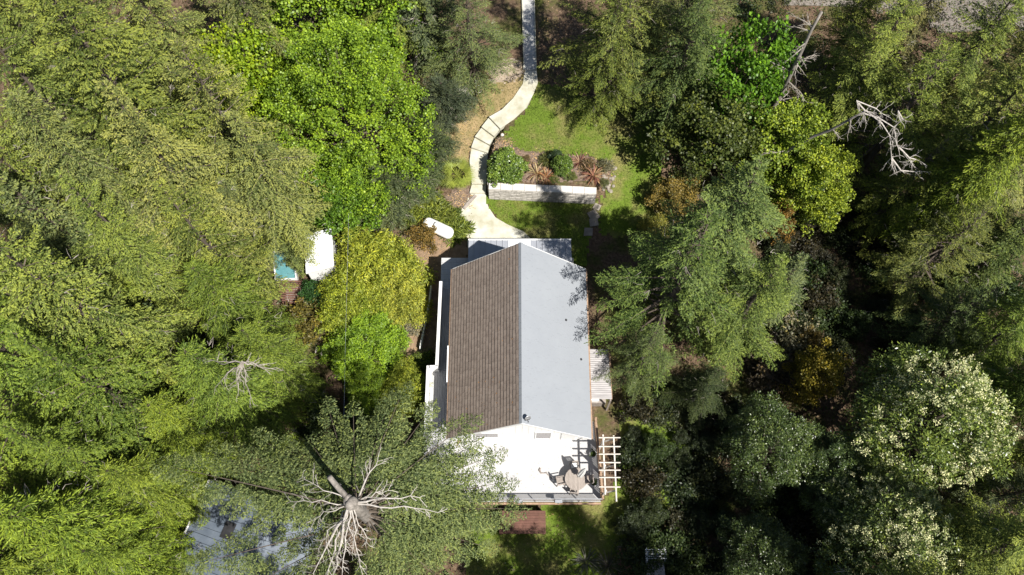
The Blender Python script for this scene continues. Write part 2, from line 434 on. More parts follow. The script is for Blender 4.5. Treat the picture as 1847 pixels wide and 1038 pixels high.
def broadleaf(name, seed, h, R, z0, clumps, n, size, crad, mat='leaf', ratio=0.75, droop=0.1, upward=0.9, limbs=9, trunk_r=None, flat=0.0, hollow=0.35, jit=0.5, tint0=0.45, stems=1):
    r = np.random.default_rng(seed)
    C = dome_points(r, clumps, R, z0, h - crad * 0.5, flat, hollow)
    rad = crad * r.uniform(0.6, 1.25, clumps)
    A = clump_leaves(r, C, rad, n, size, upward, jit, droop=droop, ratio=ratio, tint0=tint0)
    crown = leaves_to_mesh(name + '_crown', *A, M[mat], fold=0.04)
    tr = MB(); tr_r = trunk_r or 0.02 * h
    for s in range(stems):
        ox, oy = (r.normal(0, 0.25 * R, 2) if stems > 1 else (0, 0))
        top = z0 + (h - z0) * 0.55
        tr.tube([(ox * 0.1, oy * 0.1, -0.3), (ox * 0.4 + 0.03, oy * 0.4, z0 * 0.6), (ox, oy, top)], [tr_r * 1.2, tr_r * 0.85, tr_r * 0.3], 8)
    br = MB()
    pick = r.choice(clumps, min(limbs * 4, clumps), replace=False)
    for i, p in enumerate(C[pick]):
        st = np.array([0, 0, z0 * 0.7 + (h - z0) * 0.3 * r.random()])
        mid = st * 0.5 + p * 0.5 + np.array([0, 0, -0.06 * R])
        br.tube([st, mid, p], [tr_r * 0.35, tr_r * 0.2, 0.012], 4, False)
    return dict(crown=crown, trunk=tr.mesh(name + '_trunk', M['bark'], True), branches=br.mesh(name + '_branches', M['bark']), h=h)

def place(proto, name, label, cat, px, py, h, colour, group=None, at_z=0.6, wide=1.0, rot=None, ground=0.0, base=None):
    """stand a tree so that its crown (at_z of its height) is seen at px, py"""
    s = h / proto['h']
    x, y, _ = base if base else W(px, py, ground + at_z * h)
    rz = random.uniform(0, 6.28) if rot is None else rot
    t = thing(name, label, cat, (x, y, ground), (0, 0, rz), group, (s * wide, s * wide, s))
    for part in ('crown', 'trunk', 'branches', 'blossom', 'twigs'):
        if part in proto:
            o = link({'branches': 'branch_wood', 'twigs': 'dead_twigs'}.get(part, part), proto[part], t)
            o.color = (*(proto.get('blossom_colour', (0.72, 0.69, 0.40)) if part == 'blossom' else colour), 1)
            if part in ('crown', 'branches', 'blossom', 'twigs'): o['kind'] = 'stuff'
    return t

# ================================================================ TERRAIN
TZ = 1.25                                   # upper lawn level
WALL_Y = 30.45
GX0, GX1, GY0, GY1, GS = -48.0, 48.0, -14.0, 62.0, 0.25
def sm(a, b, x):
    t = min(1, max(0, (x - a) / (b - a))); return t * t * (3 - 2 * t)
_b = [W(877, 332, .8), W(880, 276, 1.0), W(884, 262, 1.1), W(892, 246.5, 1.15), W(902.5, 233, 1.2)]
BED_Y = [q[1] for q in _b] + [37.4]; BED_X = [-1.66] + [q[0] + .12 for q in _b[1:]] + [_b[-1][0] + .5]
BED_Y[0] = 31.5
def ground_z(x, y):
    e = -1.68
    if y > 31.5:
        e = float(np.interp(y, BED_Y, BED_X))
    if y > BED_Y[-1]: e = 60.0
    wallx = sm(e, e + .22, x) * (1 - sm(5.6, 6.6, x))
    if y > BED_Y[-1]: wallx = 0.0
    soft = sm(WALL_Y - 2.0, WALL_Y + 4.0, y) if x > 2 else float(np.interp(y, (31, 34, 35.3, 36.3, 38.5), (.06, .34, .54, .76, 1.2))) / TZ
    sharp = 1.0 if y > WALL_Y + 0.2 else 0.0
    return TZ * (soft * (1 - wallx) + sharp * wallx)
def relief(x, y):
    near = sm(9, 16, abs(x - 1)) + sm(36, 46, y) * sm(4, 9, abs(x - 1)) + (1 - sm(0, 7, y)) * 0.5
    return 0.28 * min(1, near) * (math.sin(x * 0.37 + 1.3 * math.sin(y * 0.21)) + math.sin(y * 0.43 + 0.8 * math.cos(x * 0.31))) * 0.5
def gz(x, y): return ground_z(x, y) + relief(x, y)
nx, ny = int((GX1 - GX0) / GS) + 1, int((GY1 - GY0) / GS) + 1
gv = [(GX0 + i * GS, GY0 + j * GS, gz(GX0 + i * GS, GY0 + j * GS)) for j in range(ny) for i in range(nx)]
gq = [(j * nx + i, j * nx + i + 1, (j + 1) * nx + i + 1, (j + 1) * nx + i) for j in range(ny - 1) for i in range(nx - 1)]
g = link('ground', quad_mesh('ground', gv, gq, M['ground'], smooth=True)); tag(g, 'brown forest floor and soil of the whole plot', kind='structure')
far = MB()
for (x0, x1, y0, y1) in ((-400, GX0, -400, 400), (GX1, 400, -400, 400), (GX0, GX1, -400, GY0), (GX0, GX1, GY1, 400)):
    far.add([(x0, y0, -0.35), (x1, y0, -0.35), (x1, y1, -0.35), (x0, y1, -0.35)], [(0, 1, 2, 3)])
tag(far.obj('terrain', M['ground']), 'flat forest land beyond the plot', kind='structure')

SHEET_LABEL = {'lawn': 'mown grass with green and dry patches', 'dry_grass': 'thin dry grass left of the curving path', 'dirt': 'patch of bare brown soil', 'mulch_bed': 'bed covered in brown bark mulch', 'gravel_path': 'tan gravel strip beside the landscape timbers', 'gravel_road': 'pale gravel clearing at the top right'}
def sheet(name, pts_px, mat, dz, step=0.35, z_guess=None, label=None, rag=0.12):
    """ground-hugging patch whose outline is drawn from photo points; edge slightly ragged"""
    out = []
    for px, py in pts_px:
        z = 0.0
        for _ in range(4): x, y, _z = W(px, py, z); z = gz(x, y)
        out.append((x, y))
    xs = [p[0] for p in out]; ys = [p[1] for p in out]
    def inside(x, y):
        c = False; j = len(out) - 1
        for i in range(len(out)):
            if (out[i][1] > y) != (out[j][1] > y) and x < (out[j][0] - out[i][0]) * (y - out[i][1]) / (out[j][1] - out[i][1]) + out[i][0]: c = not c
            j = i
        return c
    vid = {}; vs = []; qs = []
    def vert(i, j):
        if (i, j) not in vid:
            x, y = min(xs) + i * step, min(ys) + j * step
            vid[i, j] = len(vs); vs.append((x, y, gz(x, y) + dz))
        return vid[i, j]
    for i in range(int((max(xs) - min(xs)) / step) + 1):
        for j in range(int((max(ys) - min(ys)) / step) + 1):
            x, y = min(xs) + (i + .5) * step, min(ys) + (j + .5) * step
            if inside(x + random.uniform(-rag, rag), y + random.uniform(-rag, rag)):
                qs.append((vert(i, j), vert(i + 1, j), vert(i + 1, j + 1), vert(i, j + 1)))
    o = link(name, quad_mesh(name, vs, qs, mat, smooth=True)); tag(o, label or SHEET_LABEL[name], kind='structure')
    return o, inside

lawn_px = [(968, 150), (1010, 158), (1080, 190), (1180, 200), (1195, 300), (1180, 400), (1120, 430), (1080, 420), (1085, 360), (1100, 330), (1100, 300), (1060, 282), (1000, 280), (940, 275), (900, 255), (912, 240), (950, 200)]
lawn, in_lawn = sheet('lawn', lawn_px, M['lawn'], 0.02, 0.2, rag=0.15)
lawn2_px = [(877, 350), (1080, 358), (1075, 380), (1060, 440), (1060, 480), (1030, 480), (1028, 436), (950, 432), (905, 405), (882, 375)]
lawn2, in_lawn2 = sheet('lawn', lawn2_px, M['lawn'], 0.024, 0.2, rag=0.1)
south_px = [(850, 925), (1090, 905), (1125, 840), (1120, 700), (1160, 690), (1250, 800), (1240, 930), (1120, 985), (1110, 1060), (840, 1060)]
lawn3, in_lawn3 = sheet('lawn', south_px, M['lawn'], 0.02, 0.3)
dry, in_dry = sheet('dry_grass', [(870, 125), (945, 105), (948, 140), (930, 180), (895, 205), (868, 235), (850, 262), (845, 290), (800, 285), (790, 220), (830, 150)], M['dry_grass'], 0.016, 0.2)
dirt, in_dirt = sheet('dirt', [(878, 118), (915, 104), (943, 112), (946, 135), (920, 150), (885, 152)], M['pale_dirt'], 0.026, 0.15, rag=0.18)
dirt2, _ = sheet('dirt', [(758, 400), (790, 425), (845, 430), (845, 470), (800, 520), (790, 700), (735, 690), (730, 600), (760, 520), (745, 450)], M['dirt'], 0.016, 0.2)
bed, in_bed = sheet('mulch_bed', [(895, 255), (940, 272), (1000, 278), (1060, 282), (1098, 300), (1106, 325), (1098, 345), (1088, 335), (950, 330), (880, 328), (880, 290)], M['mulch'], 0.03, 0.12, rag=0.08)
shoulder, _ = sheet('mulch_bed', [(822, 335), (858, 340), (838, 372), (815, 378), (800, 360)], M['mulch'], 0.03, 0.12)
walk2, _ = sheet('gravel_path', [(762, 350), (790, 345), (812, 375), (845, 400), (848, 428), (825, 405), (790, 372)], M['gravel'], 0.02, 0.12)
patch, _ = sheet('dirt', [(255, 1000), (300, 985), (330, 1000), (320, 1060), (240, 1060)], M['pale_dirt'], 0.016, 0.2)
gravel, _ = sheet('gravel_road', [(1380, -60), (1900, -60), (1900, 55), (1700, 60), (1640, 20), (1420, 12)], M['gravel'], 0.05, 0.5)

# ---------------------------------------------------------------- PATH of pale concrete with steps
def slab(name, px, z, mat, parent=None, thick=0.22, dz=0.0):
    pts = [W(a, b, z)[:2] for a, b in px]
    return MB().poly(pts, z - thick, z + dz).obj(name, mat, parent)
pth = thing('path', 'pale curving concrete path with steps leading down to the porch', None); tag(pth, kind='structure')
slab('slab', [(947, 127), (968, 127), (970, 150), (962, 170), (948, 196), (926, 216), (902, 232), (882, 211), (905, 198), (925, 178), (943, 152)], 1.30, M['concrete'], pth, 0.35)
slab('step', [(881.5, 212.5), (901.5, 233), (891, 246), (868.5, 229)], 1.08, M['concrete'], pth, 0.35)
slab('step', [(868.5, 230.5), (891, 247.5), (883.5, 261.5), (856.5, 246.5)], 0.86, M['concrete'], pth, 0.35)
slab('step', [(856.5, 248), (883.5, 263), (880, 276), (850, 266)], 0.64, M['concrete'], pth, 0.35)
slab('step', [(850, 267.5), (880, 277.5), (878, 305), (877, 332), (851, 332), (847, 290)], 0.44, M['concrete'], pth, 0.35)
slab('step', [(851, 333.2), (877, 333.2), (876, 348), (847, 348)], 0.25, M['concrete'], pth, 0.3)
slab('slab', [(847, 349), (876, 349), (880, 372), (893, 392), (915, 405), (945, 418), (962, 436), (962, 470), (845, 470), (843, 436), (838, 415), (812, 395), (832, 378)], 0.07, M['concrete'], pth, 0.3)

# walkway at the top: grey concrete between thin pale kerbs
def strip(a, b, x0, x1, z, mat, name, parent, thick=0.3, dz=0.0):
    p = [W(x0[0], a, z), W(x0[1], b, z), W(x1[1], b, z), W(x1[0], a, z)]
    return MB().poly([q[:2] for q in p], z - thick, z + dz).obj(name, mat, parent)
wk = thing('walkway', 'straight grey concrete walkway with thin pale kerbs at the top', None); tag(wk, kind='structure')
ys = [-60, -12, 27, 72, 100, 126]
for a, b in zip(ys, ys[1:]):
    f = lambda y: 942 + (y) / 126 * 3.0
    g2 = lambda y: 963.5 + (y) / 126 * 3.5
    strip(a + 0.5, b, (f(a), f(b)), (g2(a), g2(b)), 1.34, M['grey_concrete'], 'slab', wk)
    for e in (f, g2):
        strip(a + 0.2, b, (e(a) - 0.9, e(b) - 0.9), (e(a) + 0.9, e(b) + 0.9), 1.34, M['concrete'], 'kerb', wk, dz=0.09)

# ---------------------------------------------------------------- RETAINING WALL: caps and blocks, each a piece
rw = thing('retaining_wall', 'low retaining wall of pale stone blocks and broad caps between the two lawns', 'wall', (-1.7, WALL_Y, 0))
def wpt(u): return (-1.72 + u * 7.95, WALL_Y - 0.0 - 0.42 * u)
ncap = 9
ang = math.atan2(-0.42, 7.95)
for i in range(ncap):
    x, y = wpt((i + .5) / ncap); wd = 7.95 / ncap
    q = Matrix.Translation((x + 1.7, y - WALL_Y + 0.10, TZ + 0.06 + random.uniform(-.004, .006))) @ Matrix.Rotation(ang + random.uniform(-.006, .006), 4, 'Z')
    MB().box(-wd / 2 + 0.010, wd / 2 - 0.010, -0.27, 0.27 + random.uniform(-.01, .02), -0.05, 0.05, q).obj('cap_stone', M['stone_cap'], rw)
for row in range(6):
    z0 = row * 0.2 + 0.02; x = -0.0 + (0.18 if row % 2 else 0)
    u = 0.0
    while u < 7.9:
        wd = random.uniform(0.34, 0.46)
        if u + wd > 7.92: wd = 7.92 - u
        if wd < 0.1: break
        bx, by = wpt((u + wd / 2) / 7.95)
        q = Matrix.Translation((bx + 1.7, by - WALL_Y - 0.06 - 0.028 * (5 - row) + random.uniform(-.012, .012), z0)) @ Matrix.Rotation(ang, 4, 'Z')
        MB().box(-wd / 2 + 0.007, wd / 2 - 0.007, -0.13, 0.20, 0, 0.192, q).obj('block', M['block'], rw)
        u += wd
end = MB()
for k in range(5): end.box(-0.12, 0.16, 0.2 + k * 0.02, 1.3 + k * 0.02, k * 0.24 + .01, k * 0.24 + 0.235)
end.obj('return_wall', M['block'], rw)

# flagstones down the east side
for i, (px, py, s, r_, lab) in enumerate(((1071, 386, 0.55, 0.6, 'large pale square flagstone tilted in the grass east of the retaining wall'), (1071, 399, 0.42, 0.2, 'grey flagstone just below the tilted pale one'), (1062, 416, 0.45, 0.05, 'square flagstone closest to the porch roof corner'), (1077, 372, 0.35, 1.1, 'small dark flagstone under the end of the retaining wall'))):
    x, y, _ = W(px, py, 0.3); z = gz(x, y)
    pts = [(s * 1.0 * math.cos(t + random.uniform(-.12, .12)) * random.uniform(.85, 1.1), s * math.sin(t)) for t in (0.7, 2.3, 3.9, 5.5)]
    o = MB().poly(pts, -0.05, 0.07).obj('flagstone', M['flagstone'], None, (x, y, z + 0.02), rot=(0.05, 0.04, r_))
    tag(o, lab, 'flagstone', 'flagstones beside the retaining wall')
# rubble edging stones
for (cx, cy, n, spread, lab) in ((1100, 318, 22, 12, 'rubble stones edging the right end of the mulch bed'), (1172, 188, 14, 26, 'broken pale rocks along the shaded top edge of the lawn')):
    mb = MB()
    for k in range(n):
        px = cx + random.uniform(-spread, spread) * (1 if cy > 300 else 1.6); py = cy + random.uniform(-22, 22) * (1 if cy > 300 else 0.3) + (0 if cy > 300 else 0.12 * (px - cx))
        x, y, _ = W(px, py, TZ); z = gz(x, y); s = random.uniform(0.08, 0.2)
        q = Matrix.Translation((x, y, z + 0.06)) @ Euler((random.uniform(-.4, .4), random.uniform(-.4, .4), random.uniform(0, 3))).to_matrix().to_4x4()
        mb.lathe([(s * .5, -0.08), (s, 0.0), (s * .75, s * .5), (s * .25, s * .62)], 6, mtx=q)
    o = mb.obj('edging_stones', M['flagstone']); tag(o, lab, 'stones', kind='stuff')
o = MB().lathe([(0.10, -.05), (0.14, 0.03), (0.08, 0.1)], 9).obj('rock', M['stone_cap'], None, (*W(906, 244, 1.2)[:2], 1.22)); tag(o, 'single white rock between the steps and the lawn', 'rock')
# loose leaf litter chips
def litter(name, spots, mat, label, size, n):
    P = []
    for (cx, cy, sx, sy) in spots:
        for k in range(n):
            px, py = random.gauss(cx, sx), random.gauss(cy, sy); x, y, _ = W(px, py, 1.0 if py < 320 else 0.1); P.append((x, y, gz(x, y) + 0.05))
    P = np.array(P); k = len(P)
    D = np.stack([rng.normal(size=k), rng.normal(size=k), rng.normal(0, .25, k)], 1); N = np.stack([rng.normal(0, .35, k), rng.normal(0, .35, k), np.ones(k)], 1)
    o = link(name, leaves_to_mesh(name, P, D, N, size * rng.uniform(.5, 1.4, k), size * .5 * rng.uniform(.5, 1.2, k), rng.uniform(0, 1, k), mat)); o.color = (0.42, 0.30, 0.22, 1)
    return tag(o, label, 'leaf litter', kind='stuff')
litter('leaf_litter', [(965, 300, 18, 14), (1000, 300, 30, 16), (1080, 315, 18, 12), (828, 360, 10, 9), (905, 262, 14, 8)], M['leaf'], 'dry brown leaf litter lying over the mulch beds', 0.13, 420)
litter('leaf_litter', [(770, 470, 14, 30), (755, 600, 14, 40), (780, 440, 18, 12), (830, 240, 18, 30), (1190, 230, 40, 20), (990, 80, 24, 50), (1000, 950, 70, 40)], M['leaf'], 'fallen leaves scattered on the bare soil around the house', 0.12, 300)

def chips(name, n, area, z, label, seed, size=.05):
    r = np.random.default_rng(seed); P = np.stack([r.uniform(area[0], area[1], n), r.uniform(area[2], area[3], n) , np.full(n, z)], 1)
    k = n; D = np.stack([r.normal(size=k), r.normal(size=k), np.zeros(k)], 1); N = np.tile([0., 0., 1.], (k, 1)) + r.normal(0, .15, (k, 3))
    o = link(name, leaves_to_mesh(name, P, D, N, size * r.uniform(.5, 1.6, k), size * .5 * r.uniform(.5, 1.2, k), r.uniform(0, 1, k), M['leaf'])); o.color = (.20, .14, .07, 1)
    return tag(o, label, 'leaf litter', kind='stuff')
chips('leaf_litter', 260, (-5.2, 5.4, 7.7, 11.3), 2.64, 'scattered dry needles and leaves on the white deck', 61)
chips('leaf_litter', 160, (-5.3, -3.7, 11.4, 22), 2.62, 'dry needles on the boards of the west deck', 62)
# ================================================================ MAIN HOUSE
EZ, RZ, DZ = 5.0, 9.2, 2.6
HX0, HX1, RX, HY0, HY1 = -3.95, 4.88, 0.56, 11.0, 22.3
house = thing('house', 'main house with brown shingled gable roof and white deck in the clearing', 'house', (0.5, 16.6, 0))
OX, OY = 0.5, 16.6
def HB(mb, name, mat, parent=house, **k):      # build in world metres, shift into house space
    mb.v = [(x - OX, y - OY, z) for x, y, z in mb.v]
    return mb.obj(name, mat, parent, **k)
wx0, wx1, wy0, wy1 = HX0 + .4, HX1 - .4, HY0 + .45, HY1 - .45
sW = (RZ - EZ) / (RX - HX0); sE = (RZ - EZ) / (HX1 - RX)
def roof_z(x): return RZ - (RX - x) * sW if x < RX else RZ - (x - RX) * sE
def gable(y0, y1):
    m = MB(); pts = [(wx0, 0.0), (wx1, 0.0), (wx1, roof_z(wx1) - .25), (RX, RZ - .3), (wx0, roof_z(wx0) - .25)]
    n = 5; m.add([(x, y0, z) for x, z in pts] + [(x, y1, z) for x, z in pts], [tuple(range(n)), tuple(range(2 * n - 1, n - 1, -1))] + [(i, i + n, (i + 1) % n + n, (i + 1) % n) for i in range(n)]); return m
HB(gable(wy0, wy0 + .15), 'wall', M['siding']); HB(gable(wy1 - .15, wy1), 'wall', M['siding'])
HB(MB().box(wx0, wx0 + .15, wy0 + .151, wy1 - .151, 0, roof_z(wx0) - .25), 'wall', M['siding'])
HB(MB().box(wx1 - .15, wx1, wy0 + .151, wy1 - .151, 0, roof_z(wx1) - .25), 'wall', M['siding'])
# battens on the gables
x = wx0 + 0.2
while x < wx1 - .1:
    for yy in (wy0 - .014, wy1 + .002):
        HB(MB().box(x - .02, x + .02, yy, yy + .012, DZ + .02, roof_z(x) - .32), 'batten', M['siding'])
    x += 0.4
# roof decks
def slope(x0, x1, lift, th, y0=HY0, y1=HY1):
    m = MB(); z0, z1 = roof_z(x0) + lift, roof_z(x1) + lift
    return m.add([(x0, y0, z0), (x1, y0, z1), (x1, y1, z1), (x0, y1, z0), (x0, y0, z0 - th), (x1, y0, z1 - th), (x1, y1, z1 - th), (x0, y1, z0 - th)],
                 [(0, 1, 2, 3), (7, 6, 5, 4), (0, 4, 5, 1), (1, 5, 6, 2), (2, 6, 7, 3), (3, 7, 4, 0)])
roofW = HB(slope(HX0, RX - .001, 0, .14), 'roof', M['shingle']); roofE = HB(slope(RX + .001, HX1, 0, .14), 'roof', M['shingle_sunlit'])
# shingles: one mesh per slope angle shared by all pieces
def shingle_set(side, roof, mat, n_courses, wmin, wmax, count_parts, th):
    x_e, sl = (HX0, sW) if side < 0 else (HX1, sE)
    run = abs(RX - x_e) - 0.10; a = math.atan(sl); slen = run / math.cos(a); c = slen / n_courses
    protos = []
    for k in range(6):
        w = wmin + (wmax - wmin) * k / 5
        m = MB().box(0, c * 1.12, 0.004, w - 0.004, 0.0, 0.0)
        t0, t1 = th, 0.004
        m.v = [(0, .004, 0), (c * 1.10, .004, 0), (c * 1.10, w - .004, 0), (0, w - .004, 0), (0, .004, t0), (c * 1.10, .004, t1), (c * 1.10, w - .004, t1), (0, w - .004, t0)]
        protos.append((w, m.mesh('shingle', mat)))
    rest = MB(); made = 0
    total = []
    for i in range(n_courses):
        y = HY0 + random.uniform(-0.25, 0.0)
        while y < HY1 - .02:
            k = random.randrange(6); w, me = protos[k]
            y0 = max(y, HY0 + .001)
            if y0 + 0.08 < min(y + w, HY1): total.append((i, y0, k, min(y + w, HY1) - y0))
            y += w
    order = list(range(len(total))); random.shuffle(order); chosen = set()
    lo = [j for j in order if total[j][3] > protos[total[j][2]][0] - .01]
    chosen = set(lo[:count_parts])
    for j, (i, y0, k, w) in enumerate(total):
        s = i * c; jit = random.uniform(-0.012, 0.012); zl = random.uniform(0.002, 0.010)
        px = x_e + (-side) * (s + jit) * math.cos(a); pz = EZ + (s + jit) * math.sin(a) + zl
        # local frame: x up the slope, y along the house
        ux = Vector((-side * math.cos(a), 0, math.sin(a))); uy = Vector((0, 1, 0)); uz = Vector((side * math.sin(a), 0, math.cos(a)))
        q = Matrix((( ux.x, uy.x, uz.x, px), (ux.y, uy.y, uz.y, y0), (ux.z, uy.z, uz.z, pz), (0, 0, 0, 1)))
        if j in chosen:
            o = link('shingle', protos[k][1], roof); q.translation -= Vector((OX, OY, 0)); o.matrix_local = q
        else:
            t0 = th
            vs = [q @ Vector(p) for p in ((0, .004, 0), (c * 1.1, .004, 0), (c * 1.1, w - .004, 0), (0, w - .004, 0), (0, .004, t0), (c * 1.1, .004, .004), (c * 1.1, w - .004, .004), (0, w - .004, t0))]
            rest.add(vs, [(3, 2, 1, 0), (4, 5, 6, 7), (0, 1, 5, 4), (1, 2, 6, 5), (2, 3, 7, 6), (3, 0, 4, 7)])
    rest.v = [(x - OX, y - OY, z) for x, y, z in rest.v]
    o = rest.obj('shingles', mat, roof); tag(o, kind='stuff')
shingle_set(-1, roofW, M['shingle'], 24, 0.36, 0.56, 300, 0.048)
shingle_set(1, roofE, M['shingle_sunlit'], 26, 0.7, 1.0, 0, 0.013)
# ridge caps
rc = MB(); 
for k in range(28):
    y0 = HY0 + k * (HY1 - HY0) / 28; y1 = y0 + (HY1 - HY0) / 28 + .02
    z = RZ + 0.035 + 0.004 * (k % 2)
    capm = MB().add([(RX - .16, y0, z - .16 * sW), (RX, y0, z), (RX + .16, y0, z - .16 * sE), (RX - .16, y1, z - .16 * sW + .015), (RX, y1, z + .015), (RX + .16, y1, z - .16 * sE + .015)], [(0, 1, 4, 3), (1, 2, 5, 4)])
    HB(capm, 'ridge_tile', M['blue_metal'] if False else M['shingle_sunlit'])
# fascia, gutters
for sx, x in ((-1, HX0), (1, HX1)):
    g_ = MB().box(min(x, x + sx * .10), max(x, x + sx * .10), HY0 - .01, HY1 + .01, EZ - .17, EZ - .03); HB(g_, 'gutter', M['brown_wood'])
HB(MB().box(HX0 - .19, HX0 - .11, 14.6, 17.0, EZ - .16, EZ - .04), 'gutter_guard', M['white_panel'])
def rake(y0, y1):
    for xa, xb in ((HX0, RX), (HX1, RX)):
        m = MB(); za, zb = EZ, RZ
        m.add([(xa, y0, za - .22), (xb, y0, zb - .22), (xb, y1, zb - .22), (xa, y1, za - .22), (xa, y0, za + .03), (xb, y0, zb + .03), (xb, y1, zb + .03), (xa, y1, za + .03)],
              [(0, 3, 2, 1), (4, 5, 6, 7), (0, 1, 5, 4), (2, 3, 7, 6), (0, 4, 7, 3), (1, 2, 6, 5)])
        HB(m, 'rake_board', M['white_paint'])
rake(HY0 - .04, HY0 - .002); rake(HY1 + .002, HY1 + .04)
# moss tufts caught on shingles
ms = MB()
for k in range(75):
    x = random.uniform(HX0 + .3, RX - .5); y = random.choice([random.uniform(HY0 + .3, 15), random.uniform(HY0, HY1)]); s = random.uniform(.010, .028)
    ms.box(x - s, x + s, y - s * 1.3, y + s * 1.3, roof_z(x) + .02, roof_z(x) + .045 + .2 * s)
tag(HB(ms, 'moss', M['moss'], roofW), kind='stuff')
# stone chip and leaf on the east slope
for (x, y) in ((4.35, 15.9), (3.4, 18.2)):
    HB(MB().lathe([(0.02, roof_z(x) + .01), (0.09, roof_z(x) + .05), (0.05, roof_z(x) + .12)], 5, (x, y)), 'debris', M['black'])
# window in the south gable
def window(x0, x1, z0, z1, y, cols=1, s=-1, fr=0.07):
    f = MB()
    for (a, b, c_, d_) in ((x0 - fr, x0, z0 - fr, z1 + fr), (x1, x1 + fr, z0 - fr, z1 + fr), (x0, x1, z0 - fr, z0), (x0, x1, z1, z1 + fr)): f.box(a, b, *sorted((y, y + s * .05)), c_, d_)
    w = HB(f, 'window', M['window_frame'])
    for c in range(cols):
        xa = x0 + (x1 - x0) * c / cols + .01; xb = x0 + (x1 - x0) * (c + 1) / cols - .01
        HB(MB().box(xa, xb, *sorted((y + s * .012, y + s * .03)), z0 + .005, z1 - .005), 'pane', M['pane'], w)
    return w
window(1.52, 2.42, 2.95, 4.75, wy0, 1)
window(-2.3, -0.9, 3.3, 4.6, wy0 - .0, 2)
dr = HB(MB().box(3.1, 4.0, wy0 - .05, wy0 - .002, DZ + .03, 4.65), 'door', M['white_paint']); HB(MB().lathe([(.03, 3.6), (.03, 3.66)], 8, (3.2, wy0 - .07)), 'handle', M['grey_metal'], dr)
for y in (13.0, 16.4, 19.6):
    for (xx, s) in ((wx0 - .03, -1), (wx1 + .002, 1)):
        w = HB(MB().box(xx, xx + .028, y, y + 1.3, 3.3, 4.5), 'window', M['window_frame'])
        HB(MB().box(xx + s * .012, xx + .028 + s * .012, y + .08, y + 1.22, 3.38, 4.42), 'pane', M['pane'], w)
HB(MB().box(-1.9, -.0, wy0 - .16, wy0 - .023, 5.55, 5.62), 'ledge', M['siding'])

# ---- porch roof (north), standing seam panels, white translucent ones in the middle
PX0, PX1, PY1 = -3.03, 4.12, 25.35
px_n = 18
pw = (PX1 - PX0) / px_n
for i in range(px_n):
    x0 = PX0 + i * pw; white = 0.0 - .38 < x0 + pw / 2 - 0.12 < 1.12
    mt = M['white_panel'] if white else M['porch_metal']
    m = MB(); y0, y1, z0, z1 = wy1 + .025, PY1, 3.85, 3.0
    m.add([(x0 + .012, y0, z0), (x0 + pw - .012, y0, z0), (x0 + pw - .012, y1, z1), (x0 + .012, y1, z1), (x0 + .012, y0, z0 - .05), (x0 + pw - .012, y0, z0 - .05), (x0 + pw - .012, y1, z1 - .05), (x0 + .012, y1, z1 - .05)],
          [(3, 2, 1, 0), (4, 5, 6, 7), (0, 1, 5, 4), (1, 2, 6, 5), (2, 3, 7, 6), (3, 0, 4, 7)])
    HB(m, 'roof_panel', mt)
    if i: 
        s_ = MB().add([(x0 - .014, y0, z0 - .04), (x0 + .014, y0, z0 - .04), (x0 + .014, y1, z1 - .04), (x0 - .014, y1, z1 - .04), (x0 - .014, y0, z0 + .045), (x0 + .014, y0, z0 + .045), (x0 + .014, y1, z1 + .045), (x0 - .014, y1, z1 + .045)],
                  [(3, 2, 1, 0), (4, 5, 6, 7), (0, 1, 5, 4), (1, 2, 6, 5), (2, 3, 7, 6), (3, 0, 4, 7)])
        HB(s_, 'seam', mt)
HB(MB().box(PX0 - .02, PX1 + .02, PY1 + .005, PY1 + .11, 2.86, 3.02), 'gutter', M['white_paint'])
for x in (PX0 + .1, -.6, 1.7, PX1 - .1): HB(MB().box(x - .07, x + .07, PY1 - .25, PY1 - .11, -.1, 2.93), 'post', M['white_paint'])
# ---- north landing and west deck, every board a piece
LX0 = -4.92
y = wy1 + .0; yN = 24.15; k = 0
while y < yN - .05:
    HB(MB().box(LX0, wx1 - .2, y + .006, y + .174, DZ - .04, DZ + random.uniform(-.002, .004)), 'deck_board', M['deck_board']); y += 0.18
HB(MB().box(LX0 + .02, wx1 - .3, wy1 + .02, yN - .02, DZ - .3, DZ - .05), 'deck_joists', M['grey_wood'])
x = LX0
for i in range(8):
    a = x + i * 0.17
    if a + .17 > wx0: break
    HB(MB().box(a + .006, a + .164, 7.62 if False else 16.1, wy1 - .02, DZ - .04, DZ + random.uniform(-.002, .004)), 'deck_board', M['deck_board'])
x = -5.42
while x + .17 < wx0 + .02:
    HB(MB().box(x + .006, x + .164, wy0 - .6, 16.09, DZ - .04, DZ + random.uniform(-.002, .004)), 'deck_board', M['deck_board']); x += 0.17
HB(MB().box(-5.42, wx0, 7.7, 16.05, DZ - .3, DZ - .05), 'deck_joists', M['grey_wood'])
HB(MB().box(LX0, wx0 - .01, 16.06, wy1, DZ - .3, DZ - .05), 'deck_joists', M['grey_wood'])
# white solid parapet with cap
def parapet(pts, zc=DZ + 1.0, w=.20):
    for (a, b) in zip(pts, pts[1:]):
        HB(MB().bar((a[0], a[1], zc), (b[0], b[1], zc), w, .07), 'railing_cap', M['white_paint'])
        HB(MB().bar((a[0], a[1], (DZ + zc) / 2 - .1), (b[0], b[1], (DZ + zc) / 2 - .1), .08, zc - DZ + .1), 'railing_wall', M['siding'])
parapet([(-4.82, 22.0), (-4.90, 16.05)]); parapet([(-4.82, 16.0), (-5.42, 15.98)]); parapet([(-5.46, 16.07), (-5.50, 7.5)])
for (x, y) in ((-4.9, 22.0), (-5.4, 16), (-5.4, 12), (-5.4, 7.7), (0, 7.7), (5.3, 7.7), (5.3, 12)):
    HB(MB().box(x - .08, x + .08, y - .08, y + .08, -.1, DZ - .31), 'deck_post', M['brown_wood'])
